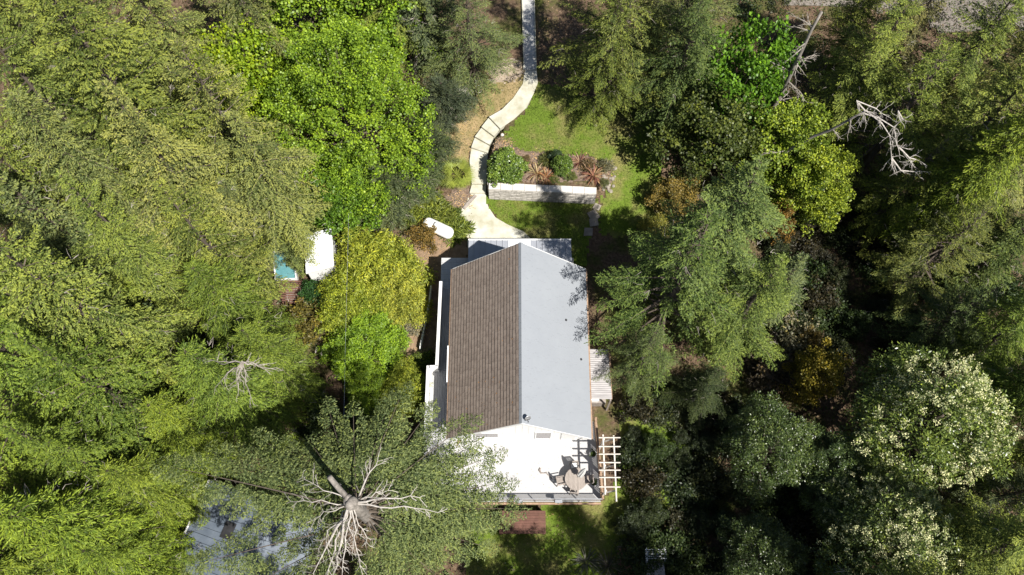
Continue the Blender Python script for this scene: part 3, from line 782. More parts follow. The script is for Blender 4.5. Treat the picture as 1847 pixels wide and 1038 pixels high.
# south deck: one welded vinyl surface with a drip edge
HB(MB().poly([(-5.40, 7.52), (5.55, 7.52), (5.50, 9.6), (5.32, 12.6), (4.52, 12.6), (4.52, wy0 - .003), (-3.2, wy0 - .003), (-3.6, wy0 - .62), (-5.40, wy0 - .62)], DZ - .06, DZ + .012), 'deck', M['vinyl_deck'])
HB(MB().box(-5.4, 5.5, 7.6, wy0 - .1, DZ - .32, DZ - .07), 'deck_joists', M['brown_wood'])
# south edge: glass guard with a metal cap
for i in range(8):
    a = -5.4 + i * (10.95 / 8); b = a + 10.95 / 8 - .05
    HB(MB().box(a + .03, b, 7.53, 7.545, DZ + .1, DZ + .97), 'glass_panel', M['clear_glass'])
    HB(MB().box(a - .02, a + .025, 7.51, 7.56, DZ, DZ + 1.0), 'railing_post', M['grey_metal'])
HB(MB().box(-5.4, 5.55, 7.52, 7.57, DZ + 1.0, DZ + 1.04), 'railing_cap', M['grey_metal'])
HB(MB().box(-5.4, 5.58, 7.36, 7.47, DZ - .2, DZ - .02), 'gutter', M['brown_wood'])
# east railing: brown posts, cap and white balusters
eastpts = [(5.33, 12.6), (5.50, 9.7), (5.60, 7.55)]
for a, b in zip(eastpts, eastpts[1:]):
    HB(MB().bar((a[0], a[1], DZ + 1.02), (b[0], b[1], DZ + 1.02), .12, .05), 'railing_cap', M['brown_wood'])
    HB(MB().bar((a[0], a[1], DZ + .1), (b[0], b[1], DZ + .1), .05, .06), 'bottom_rail', M['brown_wood'])
    n = int((a[1] - b[1]) / .14)
    for k in range(n):
        u = (k + .5) / n; x, y = a[0] + (b[0] - a[0]) * u, a[1] + (b[1] - a[1]) * u
        HB(MB().box(x - .02, x + .02, y - .035, y + .035, DZ + .13, DZ + .99), 'baluster', M['brown_wood'])
for (x, y) in ((5.35, 12.6), (5.45, 10.9), (5.52, 9.3), (5.60, 7.6)):
    HB(MB().box(x - .05, x + .05, y - .05, y + .05, DZ, DZ + 1.08), 'railing_post', M['brown_wood'])
# metal planter boxes on brackets at the south cap
for x in (0.42, 2.86):
    b_ = HB(MB().box(x - .22, x + .22, 7.30, 7.49, DZ + .98, DZ + 1.14).box(x - .04, x + .04, 7.34, 7.42, DZ + .3, DZ + .98), 'rail_planter', M['grey_metal'])
# stairs / redwood platform under the south edge
st = thing('redwood_platform', 'red-brown timber platform tucked under the south edge of the deck', 'platform', (1.1, 7.0, 0))
for k in range(9):
    MB().box(-1.9, 1.05, -1.25 + k * .16, -1.25 + k * .16 + .15, 0.95, 1.0).obj('board', M['redwood'], st)
for k in range(4): MB().box(-2.2 - .28 * k, -1.93 - .28 * k, -.9, 0, .76 - k * .2, .80 - k * .2).obj('tread', M['redwood'], st)
for x in (-1.8, .95):
    for y in (-1.15, .1): MB().box(x - .06, x + .06, y - .06, y + .06, -.1, .94).obj('post', M['redwood'], st)
# east lean-to roof
lt = thing('lean_to_roof', 'pale corrugated lean-to roof on posts against the east wall', 'lean-to', (5.4, 16.0, 0))
c0, c1, c2, c3 = W(1062, 630, 3.0), W(1097, 630, 2.8), W(1104, 720, 2.8), W(1065, 720, 3.0)
ny_ = 12
for k in range(ny_):
    u0, u1 = k / ny_, (k + 1) / ny_
    def L_(a, b, u): return (a[0] + (b[0] - a[0]) * u - 5.4, a[1] + (b[1] - a[1]) * u - 16.0)
    a, b, c, d = L_(c0, c3, u0), L_(c1, c2, u0), L_(c1, c2, u1), L_(c0, c3, u1)
    m = MB(); rr = 5
    for q in range(rr):
        v0, v1 = q / rr, (q + 1) / rr
        hz = (0, .03, .0, .035, 0, .0)
        m.add([(a[0], a[1] + (d[1] - a[1]) * v0, 3.0 + hz[q]), (b[0], b[1] + (c[1] - b[1]) * v0, 2.75 + hz[q]), (b[0], b[1] + (c[1] - b[1]) * v1, 2.75 + hz[q + 1]), (a[0], a[1] + (d[1] - a[1]) * v1, 3.0 + hz[q + 1])], [(3, 2, 1, 0)])
    m.obj('roof_sheet', M['corrugated'], lt)
for p in (c1, c2): MB().box(p[0] - 5.4 - .14, p[0] - 5.4 - .04, p[1] - 16 - .1, p[1] - 16 + .0, -.1, 2.7).obj('post', M['grey_wood'], lt)
MB().box(c1[0] - 5.4 - .03, c2[0] - 5.4 + .03, c2[1] - 16, c1[1] - 16, 2.66, 2.73).obj('fascia', M['brown_wood'], lt)
MB().box(c1[0] - 5.4 - 1.2, c2[0] - 5.4 - .2, c2[1] - 16 + .2, c1[1] - 16 - .2, 0, 0.9).obj('stored_box', M['grey_wood'], lt)
sb = MB().box(-.35, .35, -.12, .12, 0, .5).obj('bracket_box', M['siding'], None, (*W(1070, 722, 1.5)[:2], 1.4)); sb.name = 'meter_box'; tag(sb, 'small white box fixed below the end of the lean-to roof', 'box')

# satellite dish on the ridge end
ds = thing('satellite_dish', 'small dish antenna on a tripod at the south end of the ridge', 'antenna', (0.88, 11.3, roof_z(.88) + .01), scale=(.75, .75, .8))
MB().tube([(0, 0, 0), (0, 0, .55)], .022, 8).obj('mast', M['white_paint'], ds)
for dx, dy in ((-.22, .1), (.22, .1), (0.05, .3)): MB().tube([(dx, dy, -.02 - dx * sE * .9), (0, 0, .4)], .015, 6).obj('strut', M['white_paint'], ds)
q = Matrix.Translation((0, -.03, .62)) @ Euler((math.radians(62), 0, math.radians(20))).to_matrix().to_4x4()
MB().lathe([(.02, 0), (.14, .02), (.24, .07), (.245, .075), (.14, .035), (.02, .012)], 20, mtx=q).obj('dish', M['grey_metal'], ds, smooth=True)
MB().tube([(0, -.02, .55), (.02, -.22, .5), (.05, -.35, .62)], .014, 6).obj('feed_arm', M['black'], ds)
MB().box(.0, .1, -.4, -.32, .6, .68).obj('receiver', M['black'], ds)

# ---------------------------------------------------------------- deck furniture
def W2(px, py, z): return W(px, py, z)
# pergola
PZ = 5.5
pg = thing('pergola', 'cream timber pergola with seven crossbars over the east railing', 'pergola', (5.9, 9.5, DZ))
bx = [W(1089.5, 825, PZ)[0], W(1109, 830, PZ)[0]]
for i, x in enumerate(bx):
    MB().box(x - 5.9 - .04, x - 5.9 + .04, (7.55, 7.15)[i] - 9.5, (11.15, 11.1)[i] - 9.5, PZ - DZ - .19, PZ - DZ - .03).obj('beam', M['cream_wood'], pg)
for py in (790.3, 806.2, 820, 835, 848.7, 862, 879):
    x0, y, _ = W(1080, py, PZ); x1, _, _ = W(1119, py + 1, PZ); s = random.uniform(-.01, .01)
    MB().bar((x0 - 5.9, y - 9.5, PZ - DZ + .03), (x1 - 5.9, y - 9.5 + s, PZ - DZ + .03), .055, .11).obj('crossbar', M['cream_wood'], pg)
for y in (10.9, 9.3, 7.8):
    MB().box(5.62 - 5.9 - .05, 5.62 - 5.9 + .05, y - 9.5 - .05, y - 9.5 + .05, -.6, PZ - DZ - .2).obj('post', M['cream_wood'], pg)
    MB().bar((5.66 - 5.9, y - 9.5, PZ - DZ - .95), (bx[1] - 5.9, y - 9.5, PZ - DZ - .18), .08, .08).obj('brace', M['cream_wood'], pg)
# round table
tx, ty, _ = W(1039, 864, DZ + .75)
tb = thing('round_table', 'round slatted timber table on the deck beside the pergola', 'table', (tx, ty, DZ + .012))
R_ = .68; n = 13
for k in range(n):
    x0 = -R_ + 2 * R_ * k / n; x1 = x0 + 2 * R_ / n - .008; xc = (x0 + x1) / 2
    hl = lambda x: math.sqrt(max(R_ * R_ - x * x, .004))
    MB().poly([(x0, -hl(x0)), (x1, -hl(x1)), (x1, hl(x1)), (xc, hl(xc) + .002), (x0, hl(x0))], .71, .745).obj('slat', M['table_wood'], tb)
MB().lathe([(R_ * .96, .66), (R_ + .012, .66), (R_ + .012, .735), (R_ * .985, .735)], 40).obj('rim', M['table_wood'], tb)
for k in range(4):
    a = .785 + k * 1.5708; MB().bar((.45 * math.cos(a), .45 * math.sin(a), .66), (.58 * math.cos(a), .58 * math.sin(a), 0), .07, .07).obj('leg', M['table_wood'], tb)
# closed parasol through the table
um = thing('parasol', 'closed cream parasol leaning over the round deck table', 'parasol', (tx + .02, ty, DZ + .012), (math.radians(-6), math.radians(9), 0))
MB().tube([(0, 0, 0), (0, 0, 2.75)], .022, 8).obj('pole', M['cream_wood'], um)
r_ = random.Random(3)
prof = [(.05, 1.25), (.15, 1.35), (.135, 1.9), (.09, 2.4), (.03, 2.72)]
mbu = MB(); sides = 16
vs = [(pr * (1 + .35 * (k % 2)) * math.cos(6.2832 * k / sides), pr * (1 + .35 * (k % 2)) * math.sin(6.2832 * k / sides), z) for pr, z in prof for k in range(sides)]
mbu.add(vs, [(i * sides + k, i * sides + (k + 1) % sides, (i + 1) * sides + (k + 1) % sides, (i + 1) * sides + k) for i in range(len(prof) - 1) for k in range(sides)] + [tuple(range(sides))[::-1]])
mbu.obj('folded_canopy', M['white_paint'], um); MB().lathe([(.26, 0), (.26, .05), (.06, .12), (.04, .25)], 20).obj('base', M['grey_metal'], um)
# chairs
def chair(x, y, rz, label):
    c = thing('garden_chair', label, 'chair', (x, y, DZ + .012), (0, 0, rz), 'timber chairs round the deck table')
    for k in range(6): MB().box(-.23 + k * .077, -.23 + k * .077 + .068, -.22, .24, .42, .45).obj('seat_slat', M['table_wood'], c)
    for (sx, sy, hh) in ((-.23, -.22, .42), (.23, -.22, .42), (-.23, .25, .95), (.23, .25, .95)): MB().box(sx - .025, sx + .025, sy - .025, sy + .025, 0, hh).obj('leg', M['table_wood'], c)
    for k in range(6): MB().box(-.18 + k * .07, -.18 + k * .07 + .035, .235, .262, .47, .88).obj('back_slat', M['table_wood'], c)
    MB().box(-.21, .21, .225, .275, .885, .95).obj('back_rail', M['table_wood'], c)
    for s in (-1, 1): MB().box(s * .25 - .03, s * .25 + .03, -.26, .22, .64, .665).obj('armrest', M['table_wood'], c)
    return c
def chair_px(px, py, rz, label):
    x, y, _ = W(px, py, DZ + .5); return chair(x, y, rz, label)
chair_px(1036, 842, 0.1, 'timber chair on the north side of the round table nearest the house')
chair_px(1062, 866, -1.5, 'timber chair between the round table and the lower plant pot')
chair_px(1036, 884, 3.0, 'timber chair on the south side of the round table by the railing')
chair_px(1011, 868, 1.75, 'timber chair on the west side of the round table')
cu = MB().box(-.21, .21, -.21, .22, .455, .52).obj('cushion', M['white_paint'], None, (*W(1036, 842, DZ + .5)[:2], DZ + .012), rot=(0, 0, .1)); tag(cu, 'white seat pad on the chair north of the round table', 'cushion')
# pots
def pot(px, py, label, s):
    x, y, _ = W(px, py, DZ + .4)
    p = thing('plant_pot', label, 'plant pot', (x, y, DZ + .012), group='white pots by the east railing')
    MB().lathe([(.15 * s, 0), (.21 * s, .3), (.235 * s, .36), (.235 * s, .40), (.20 * s, .40), (.19 * s, .34)], 24).obj('pot', M['white_paint'], p, smooth=False)
    MB().lathe([(.19 * s, .345), (.02, .36)], 20).obj('soil', M['soil'], p)
    r = np.random.default_rng(px); C = np.zeros((6, 3)) + r.normal(0, .07, (6, 3)) + [0, 0, .44]
    A = clump_leaves(r, C, .11, 40, .07)
    o = link('foliage', leaves_to_mesh('pot_foliage', *A, M['leaf']), p); o.color = (.07, .11, .03, 1); tag(o, kind='stuff')
pot(1070, 819, 'white round pot with green plant beside the upper crossbars of the pergola', 1.0)
pot(1071, 871, 'white round pot with green plant near the deck corner by the railing', 1.0)
# hose-like garland lying on the deck
hp = [W(975, 845, DZ), W(973, 849, DZ), W(976, 854, DZ), (*W(981, 854, DZ)[:2], 0), W(986, 853, DZ), W(988, 857, DZ), W(993, 861, DZ), W(997, 864, DZ)]
hose = MB().tube([(x, y, DZ + .05) for x, y, _ in hp], [.07, .075, .05, .03, .035, .03, .03, .03], 8).obj('hose', M['grey_wood']); tag(hose, 'short dark curled hose lying on the white deck', 'hose')

# ---------------------------------------------------------------- propane tank
pt = thing('propane_tank', 'white horizontal propane tank on saddle feet northwest of the house', 'propane tank', (*W(790, 410, .9)[:2], 0), (0, 0, math.radians(-27)))
prof = [(.001, -1.22), (.18, -1.2), (.34, -1.1), (.43, -.96), (.46, -.8), (.46, .8), (.43, .96), (.34, 1.1), (.18, 1.2), (.001, 1.22)]
q = Matrix.Translation((0, 0, .72)) @ Matrix.Rotation(math.pi / 2, 4, 'Y')
MB().lathe(prof, 32, mtx=q).obj('tank', M['tank_white'], pt, smooth=True)
MB().lathe([(.15, 1.13), (.17, 1.14), (.17, 1.28), (.12, 1.33), (.001, 1.35)], 20, (-.1, 0)).obj('valve_dome', M['tank_white'], pt, smooth=True)
arc = [(-.1 + .18 * math.cos(t), .18 * math.sin(t), 1.29) for t in np.linspace(2.0, 4.6, 8)]
MB().tube(arc, .018, 6).obj('lid_hinge', M['black'], pt)
for x in (-.7, .7): MB().box(x - .08, x + .08, -.3, .3, 0, .36).obj('foot', M['grey_concrete'], pt)
for x in (-.95, .95): MB().lathe([(.03, 1.17), (.03, 1.25)], 8, (x, 0)).obj('lifting_lug', M['tank_white'], pt)

# timber edging logs beside the path
def log(a, b, za, r, label, mat='grey_wood'):
    p, q_ = W(*a, za), W(*b, za); p = (p[0], p[1], gz(p[0], p[1]) + r * .6); q_ = (q_[0], q_[1], gz(q_[0], q_[1]) + r * .6)
    o = MB().bar(p, q_, r * 2, r * 1.6).obj('landscape_timber', M[mat]); tag(o, label, 'timber', 'landscape timbers by the path')
log((784, 346), (812, 382), .3, .12, 'weathered timber running down from the shrubs to the path edge')
log((858, 352), (836, 376), .2, .10, 'shorter timber edging the path under the fan palm')
# picket edging: little white stakes
pk = thing('wire_fence', 'low line of white-tipped stakes along the soil west of the deck', 'fence', (*W(766, 575, .3)[:2], 0))
fx, fy = pk.location.x, pk.location.y
fl = [(777, 517), (774, 545), (768, 575), (762, 605), (757, 632)]
prev = None
for a, b in zip(fl, fl[1:]):
    for k in range(5):
        u = k / 5; x, y, _ = W(a[0] + (b[0] - a[0]) * u, a[1] + (b[1] - a[1]) * u, .75)
        MB().box(x - fx - .05, x - fx + .05, y - fy - .10, y - fy + .10, 0, .75).obj('stake', M['white_paint'], pk)
        if prev: MB().bar((prev[0] - fx, prev[1] - fy, .25), (x - fx, y - fy, .25), .02, .05).obj('rail', M['grey_wood'], pk)
        prev = (x, y)

# white garden bench / folded sunbed under the trees at the top
dk = thing('small_deck', 'small weathered timber deck under the juniper left of the path', 'deck', (*W(842, 160, 1.3)[:2], 1.2))
def PXY(o, px, py, z): x, y, _ = W(px, py, z); return (x - o.location.x, y - o.location.y)
for k in range(8):
    a = PXY(dk, 822 + k * .2, 151 + k * 2.6, 1.6); b = PXY(dk, 856, 162 + k * 1.3, 1.6)
    MB().bar((a[0], a[1], .2 + (8 - k) * .012), (b[0], b[1], .2 + (8 - k) * .012), .10, .04).obj('board', M['cream_wood'], dk)
MB().box(*sorted((PXY(dk, 822, 176, 1.4)[0], PXY(dk, 834, 176, 1.4)[0])), *sorted((PXY(dk, 822, 177, 1.4)[1], PXY(dk, 822, 170, 1.4)[1])), 0, .12).obj('step', M['grey_concrete'], dk)
tr_ = thing('garden_arch', 'narrow white trellis frame standing beside the small timber deck', 'trellis', (*W(864, 170, 1.3)[:2], 1.2))
for dx in (-.18, .18): MB().box(dx - .03, dx + .03, -.03, .03, 0, 1.9).obj('post', M['white_paint'], tr_)
for k in range(6): MB().box(-.2, .2, -.015, .015, .3 + k * .3, .34 + k * .3).obj('rung', M['white_paint'], tr_)

# ================================================================ NEIGHBOUR ROOF, lower left (blue-grey standing seam)
ZC = 3.3
A0 = Vector(W(379, 867, ZC)); A1 = Vector(W(308, 1022, ZC)); U = (A1 - A0).normalized(); V = Vector((-U.y, U.x, 0))
if V.x < 0: V = -V
cab = thing('cabin', 'small cabin with blue-grey metal roof under the topped fir, bottom left', 'cabin', (A0.x, A0.y, 0))
LEN = (A1 - A0).length; HALF = 3.9; npn = 12; RH = 0.75
def cp(u, v, z): p = U * u + V * v; return (p.x, p.y, z)
for side in (0, 1):
    va, vb = (0, HALF - .02) if side == 0 else (HALF + .02, 2 * HALF)
    za, zb = (ZC, ZC + RH) if side == 0 else (ZC + RH, ZC)
    rf = MB().add([cp(0, va, za - .05), cp(LEN, va, za - .05), cp(LEN, vb, zb - .05), cp(0, vb, zb - .05), cp(0, va, za - .17), cp(LEN, va, za - .17), cp(LEN, vb, zb - .17), cp(0, vb, zb - .17)],
                  [(0, 1, 2, 3), (7, 6, 5, 4), (0, 4, 5, 1), (1, 5, 6, 2), (2, 6, 7, 3), (3, 7, 4, 0)]).obj('roof', M['blue_metal'], cab)
    for k in range(npn):
        u0, u1 = LEN * k / npn + .012, LEN * (k + 1) / npn - .012
        lift = random.uniform(0, .006)
        MB().add([cp(u0, va, za + lift), cp(u1, va, za + lift), cp(u1, vb, zb + lift), cp(u0, vb, zb + lift), cp(u0, va, za - .045), cp(u1, va, za - .045), cp(u1, vb, zb - .045), cp(u0, vb, zb - .045)],
                 [(0, 1, 2, 3), (7, 6, 5, 4), (0, 4, 5, 1), (1, 5, 6, 2), (2, 6, 7, 3), (3, 7, 4, 0)]).obj('roof_panel', M['blue_metal'], rf)
        if k:
            uu = LEN * k / npn
            MB().bar(cp(uu, va, za + .02), cp(uu, vb, zb + .02), .03, .09).obj('seam', M['blue_metal'], rf)
MB().bar(cp(0, HALF, ZC + RH + .03), cp(LEN, HALF, ZC + RH + .03), .22, .05).obj('ridge_cap', M['blue_metal'], cab)
MB().bar(cp(-.02, -.07, ZC - .03), cp(LEN + .02, -.07, ZC - .03), .10, .12).obj('gutter', M['white_paint'], cab)
for (u0, u1, v0, v1) in ((.4, LEN - .4, .4, .55), (.4, LEN - .4, 2 * HALF - .55, 2 * HALF - .4), (.4, .55, .56, 2 * HALF - .56), (LEN - .55, LEN - .4, .56, 2 * HALF - .56)):
    p = [cp(u0, v0, 0), cp(u1, v0, 0), cp(u1, v1, 0), cp(u0, v1, 0)]
    MB().poly([q_[:2] for q_ in p], -.1, ZC - .18).obj('wall', M['grey_wood'], cab)
hatch = MB().add([cp(1.9, 2.2, ZC + .5), cp(2.9, 2.2, ZC + .5), cp(2.9, 2.9, ZC + .64), cp(1.9, 2.9, ZC + .64), cp(1.9, 2.2, ZC + .38), cp(2.9, 2.2, ZC + .38), cp(2.9, 2.9, ZC + .5), cp(1.9, 2.9, ZC + .5)], [(0, 1, 2, 3), (0, 4, 5, 1), (1, 5, 6, 2), (2, 6, 7, 3), (3, 7, 4, 0)]).obj('skylight', M['black'], cab)
# weathered planter boxes on its west side
for (a, b, lab) in (((356, 898), (347, 918), 'grey timber planter box beside the upper part of the cabin roof'), ((342, 946), (331, 968), 'grey timber planter box beside the middle of the cabin roof'), ((329, 972), (316, 992), 'grey timber planter box nearest the red deck corner')):
    p, q_ = Vector(W(*a, .9)), Vector(W(*b, .9)); L = (q_ - p).length
    o = thing('planter_box', lab, 'planter', ((p.x + q_.x) / 2, (p.y + q_.y) / 2, 0), (0, 0, math.atan2(q_.y - p.y, q_.x - p.x)), 'planter boxes beside the cabin')
    for s in (-1, 1):
        for kk in range(3): MB().box(-L / 2, L / 2, s * .28 - .025, s * .28 + .025, .05 + kk * .28, .31 + kk * .28).obj('side_board', M['grey_wood'], o)
        MB().box(s * L / 2 - .025, s * L / 2 + .025, -.25, .25, .05, .87).obj('end_board', M['grey_wood'], o)
    for kk in range(3): MB().box(-L / 2 + .03, L / 2 - .03, -.25 + kk * .168, -.25 + kk * .168 + .155, .80, .84).obj('lid_board', M['grey_wood'], o)
# red deck at the cabin corner
rd = thing('cabin_deck', 'red-brown slatted deck at the bottom left corner of the cabin', 'deck', (*W(330, 1035, .5)[:2], .4))
B0 = Vector(W(305, 1013, .5)); B1 = Vector(W(330, 1040, .5))
for k in range(16):
    p = B0 + U * (k * .16) - rd.location; e = p + V * 3.2
    MB().bar((p.x, p.y, .1), (e.x, e.y, .1), .135, .04).obj('board', M['redwood'], rd)
for k in (0, 1, 2):
    p = B0 + V * (k * 1.5 + .05) - rd.location; e = p + U * 2.5
    MB().bar((p.x, p.y, 0.02), (e.x, e.y, 0.02), .1, .11).obj('joist', M['redwood'], rd)

# ================================================================ white-roofed shed with teal awning, left
wsx, wsy, _ = W(568, 460, 2.6)
ws = thing('shed', 'small shed with bright white roof between the dark firs and the bamboo', 'shed', (wsx, wsy, 0))
pp = [PXY(ws, *p, 2.6) for p in ((548, 424), (598, 412), (602, 480), (552, 493))]
MB().poly(pp, 2.5, 2.6).obj('roof', M['white_panel'], ws)
pi = [(x * .9, y * .9) for x, y in pp]; MB().poly(pi, 0, 2.49).obj('wall', M['siding'], ws)
MB().bar((*pp[3], 2.58), (*pp[2], 2.58), .1, .12).obj('gutter', M['white_paint'], ws)
pl = thing('plunge_pool', 'teal plunge pool with white rim glimpsed between fir branches', 'pool', (*W(512, 480, .6)[:2], 0))
po = [PXY(pl, *p, .6) for p in ((492, 455), (530, 452), (534, 503), (497, 504))]
MB().poly(po, 0, .52).obj('water', M['teal'], pl)
for a, b in zip(po, po[1:] + po[:1]): MB().bar((*a, .3), (*b, .3), .1, .62).obj('rim', M['white_paint'], pl)
d2 = thing('garden_deck', 'brown board deck just below the teal pool', 'deck', (*W(530, 530, .5)[:2], 0))
for k in range(14):
    a = PXY(d2, 498 + k * 1.2, 507 + k * 4.3, .5); b = PXY(d2, 545 + k * 1.4, 507 + k * 4.3, .5)
    MB().bar((*a, .4), (*b, .4), .13, .04).obj('board', M['redwood'], d2)
MB().box(-.6, 1.1, -.7, .7, -.1, .35).obj('frame', M['grey_wood'], d2)
lg = MB().tube([W(563, 386, 1.2), W(580, 392, 1.25), W(603, 405, 1.3)], [.16, .14, .13], 8).obj('log', M['cream_wood']); tag(lg, 'peeled white log lying above the shed roof', 'log')
lg = MB().tube([W(574, 396, 1.4), W(569, 381, 1.9)], [.08, .06], 8).obj('post', M['cream_wood']); tag(lg, 'short white stake standing against the peeled log', 'stake')

# ================================================================ bottom centre: brick terrace, arbour bench, red chest
bp = thing('terrace', 'shaded brick terrace at the bottom edge', None, (*W(1150, 1020, .05)[:2], .03)); tag(bp, kind='structure')
t0 = PXY(bp, 1113, 988, .05); t1 = PXY(bp, 1200, 988, .05); nb = 0
for i in range(11):
    for j in range(14):
        x = t0[0] + i * .29 + (.14 if j % 2 else 0); y = t0[1] - j * .15
        if x + .27 < t1[0] + .4:
            MB().box(x, x + .28, y - .14, y, -.04, .03 + random.uniform(-.004, .004)).obj('brick', M['brick_paving'], bp); nb += 1
MB().box(t0[0] - .05, t1[0] + .45, t0[1] + .01, t0[1] + .09, -.04, .08).obj('edging', M['grey_wood'], bp)
ab = thing('slatted_bench', 'pale slat-backed bench with grey canopy at the bottom edge by the brick terrace', 'bench', (*W(1182, 1018, 1.2)[:2], 0))
q0 = PXY(ab, 1165, 1012, 1.6); q1 = PXY(ab, 1203, 1012, 1.6)
for k in range(5): MB().bar((q0[0], q0[1] + .15 + k * .13, 1.55), (q1[0], q1[1] + .15 + k * .13, 1.55), .055, .05).obj('slat', M['white_panel'], ab)
for x in (q0[0] + .1, q1[0] - .1): MB().bar((x, q0[1] - .0, 1.5), (x, q0[1] + .78, 1.5), .07, .05).obj('bearer', M['white_panel'], ab); MB().box(x - .05, x + .05, q0[1] + .0, q0[1] + .1, 0, 1.47).obj('post', M['cream_wood'], ab)
for k in range(9): MB().box(q0[0] + k * .13, q0[0] + k * .13 + .122, q0[1] - 1.6, q0[1] - .02, 1.40, 1.44).obj('roof_board', M['grey_wood'] if False else M['corrugated'], ab)
for x in (q0[0] + .1, q1[0] - .1): MB().box(x - .05, x + .05, q0[1] - 1.5, q0[1] - 1.4, 0, 1.39).obj('post', M['cream_wood'], ab)
MB().box(q0[0] + .1, q1[0] - .1, q0[1] - .9, q0[1] - .2, .4, .46).obj('seat', M['cream_wood'], ab)
rb = thing('storage_chest', 'narrow red chest with white edges left of the slatted bench', 'chest', (*W(1160, 1025, .8)[:2], 0))
MB().box(-.12, .1, -.8, .45, .05, .75).obj('body', M['red_paint'], rb); MB().box(-.14, .12, -.82, -.1, .76, .80).obj('lid', M['white_panel'], rb)
# utility line over the bamboo
ln = MB().tube([W(629, 385, 6.5), W(626, 500, 5.8), W(623, 620, 5.4), W(620, 760, 5.8)], .007, 5).obj('cable', M['grey_metal']); tag(ln, 'thin overhead cable running down over the bamboo and lime shrub', 'cable')
bm = MB().tube([W(487 + 0, 826, 2.2), W(516, 845, 2.6)], [.10, .10], 8).obj('metal_pipe', M['grey_metal']); tag(bm, 'slanting metal pipe showing in the gap behind the topped fir', 'pipe')

# ================================================================ PLANTS: prototypes
FA = conifer('tall_fir', 11, 24.0, 5.0, 4.6, step=.98, per=5, keep=.88)
FB = conifer('mid_fir', 12, 20.0, 3.5, 4.3, per=5, step=.92, keep=.88, lobes=.3, sag=.4)
FC = conifer('cedar', 13, 19.0, 3.0, 4.2, kind='cedar', sag=.7, lift=(-.35, .5), shape=.62, lobes=.12, per=6, step=.62, keep=.92)
FD = conifer('young_fir', 14, 13.0, 1.2, 3.1, per=5, step=.62, sag=.3, lobes=.2)
FE = conifer('open_fir', 15, 19.0, 3.0, 4.6, kind='open', per=4, step=.6, keep=.8, lobes=.35, sag=.3)
FJ = conifer('juniper', 16, 7.0, 0.5, 3.4, kind='cedar', shape=.5, per=6, step=.28, sag=.35, lift=(-.1, .9), lobes=.3)
MAPLE = broadleaf('maple', 21, 13.0, 5.9, 3.0, 600, 105, .135, .56, ratio=.85, hollow=.45, limbs=18, jit=.65)
ALDER = broadleaf('alder', 22, 9.0, 3.4, 3.0, 230, 80, .15, .5, ratio=.85, hollow=.35, limbs=12)
SMALL = broadleaf('small_tree', 23, 5.0, 2.0, 1.2, 130, 90, .115, .42, ratio=.8, hollow=.3, limbs=8, stems=3)
BUSH = broadleaf('bush', 24, 1.8, 1.15, .25, 60, 80, .11, .30, ratio=.6, hollow=.3, limbs=6, stems=3, upward=.6, jit=.7)
BAMBOO = broadleaf('bamboo', 25, 5.6, 3.1, .6, 520, 62, .23, .40, ratio=.22, hollow=.3, limbs=20, stems=6, droop=.7, upward=.7, jit=.5, tint0=.5, trunk_r=.04)
LIME = broadleaf('lime_shrub', 26, 3.8, 2.6, .4, 420, 90, .11, .30, ratio=.5, hollow=.5, limbs=14, stems=4, tint0=.55, trunk_r=.06)
MADRONE = broadleaf('madrone', 27, 15.0, 4.5, 5.5, 380, 85, .21, .62, mat='glossy_leaf', ratio=.38, hollow=.45, limbs=14, jit=.6, upward=.7)
RHODO = broadleaf('rhododendron', 28, 1.9, 1.42, .25, 170, 55, .17, .24, mat='glossy_leaf', ratio=.42, hollow=.78, limbs=8, stems=4, upward=.8, jit=.35, trunk_r=.05)
STRAP = broadleaf('strap_plants', 29, .6, .7, .1, 26, 34, .34, .2, ratio=.14, hollow=.2, limbs=1, upward=.4, jit=.8, trunk_r=.02, tint0=.5)
# creamy blossom heads over the madrone's outer clumps
r = np.random.default_rng(5)
bp_ = dome_points(r, 900, 4.5, 5.5, 15.0, 0, .72)
bp_ = bp_[(bp_[:, 2] > 7.5) & (np.sin(bp_[:, 0] * 1.1 + 1) + np.sin(bp_[:, 1] * 1.3) + np.sin(bp_[:, 2] * 1.5) + r.normal(0, .5, len(bp_)) > -.6)]
A = clump_leaves(r, bp_, .19, 26, .10, .6, .6, ratio=.7, tint0=.45)
MADRONE['blossom'] = leaves_to_mesh('madrone_blossom', *A, M['blossom'])
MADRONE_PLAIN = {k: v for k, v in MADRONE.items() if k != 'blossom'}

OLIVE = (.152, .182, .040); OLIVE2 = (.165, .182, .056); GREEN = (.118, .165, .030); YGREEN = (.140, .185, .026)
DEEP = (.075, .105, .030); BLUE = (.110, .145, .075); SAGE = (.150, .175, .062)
def jit(c, a=.12): 
    k = 1 + random.uniform(-a, a); return (c[0] * k * (1 + random.uniform(-.05, .05)), c[1] * k, c[2] * k * (1 + random.uniform(-.1, .1)))

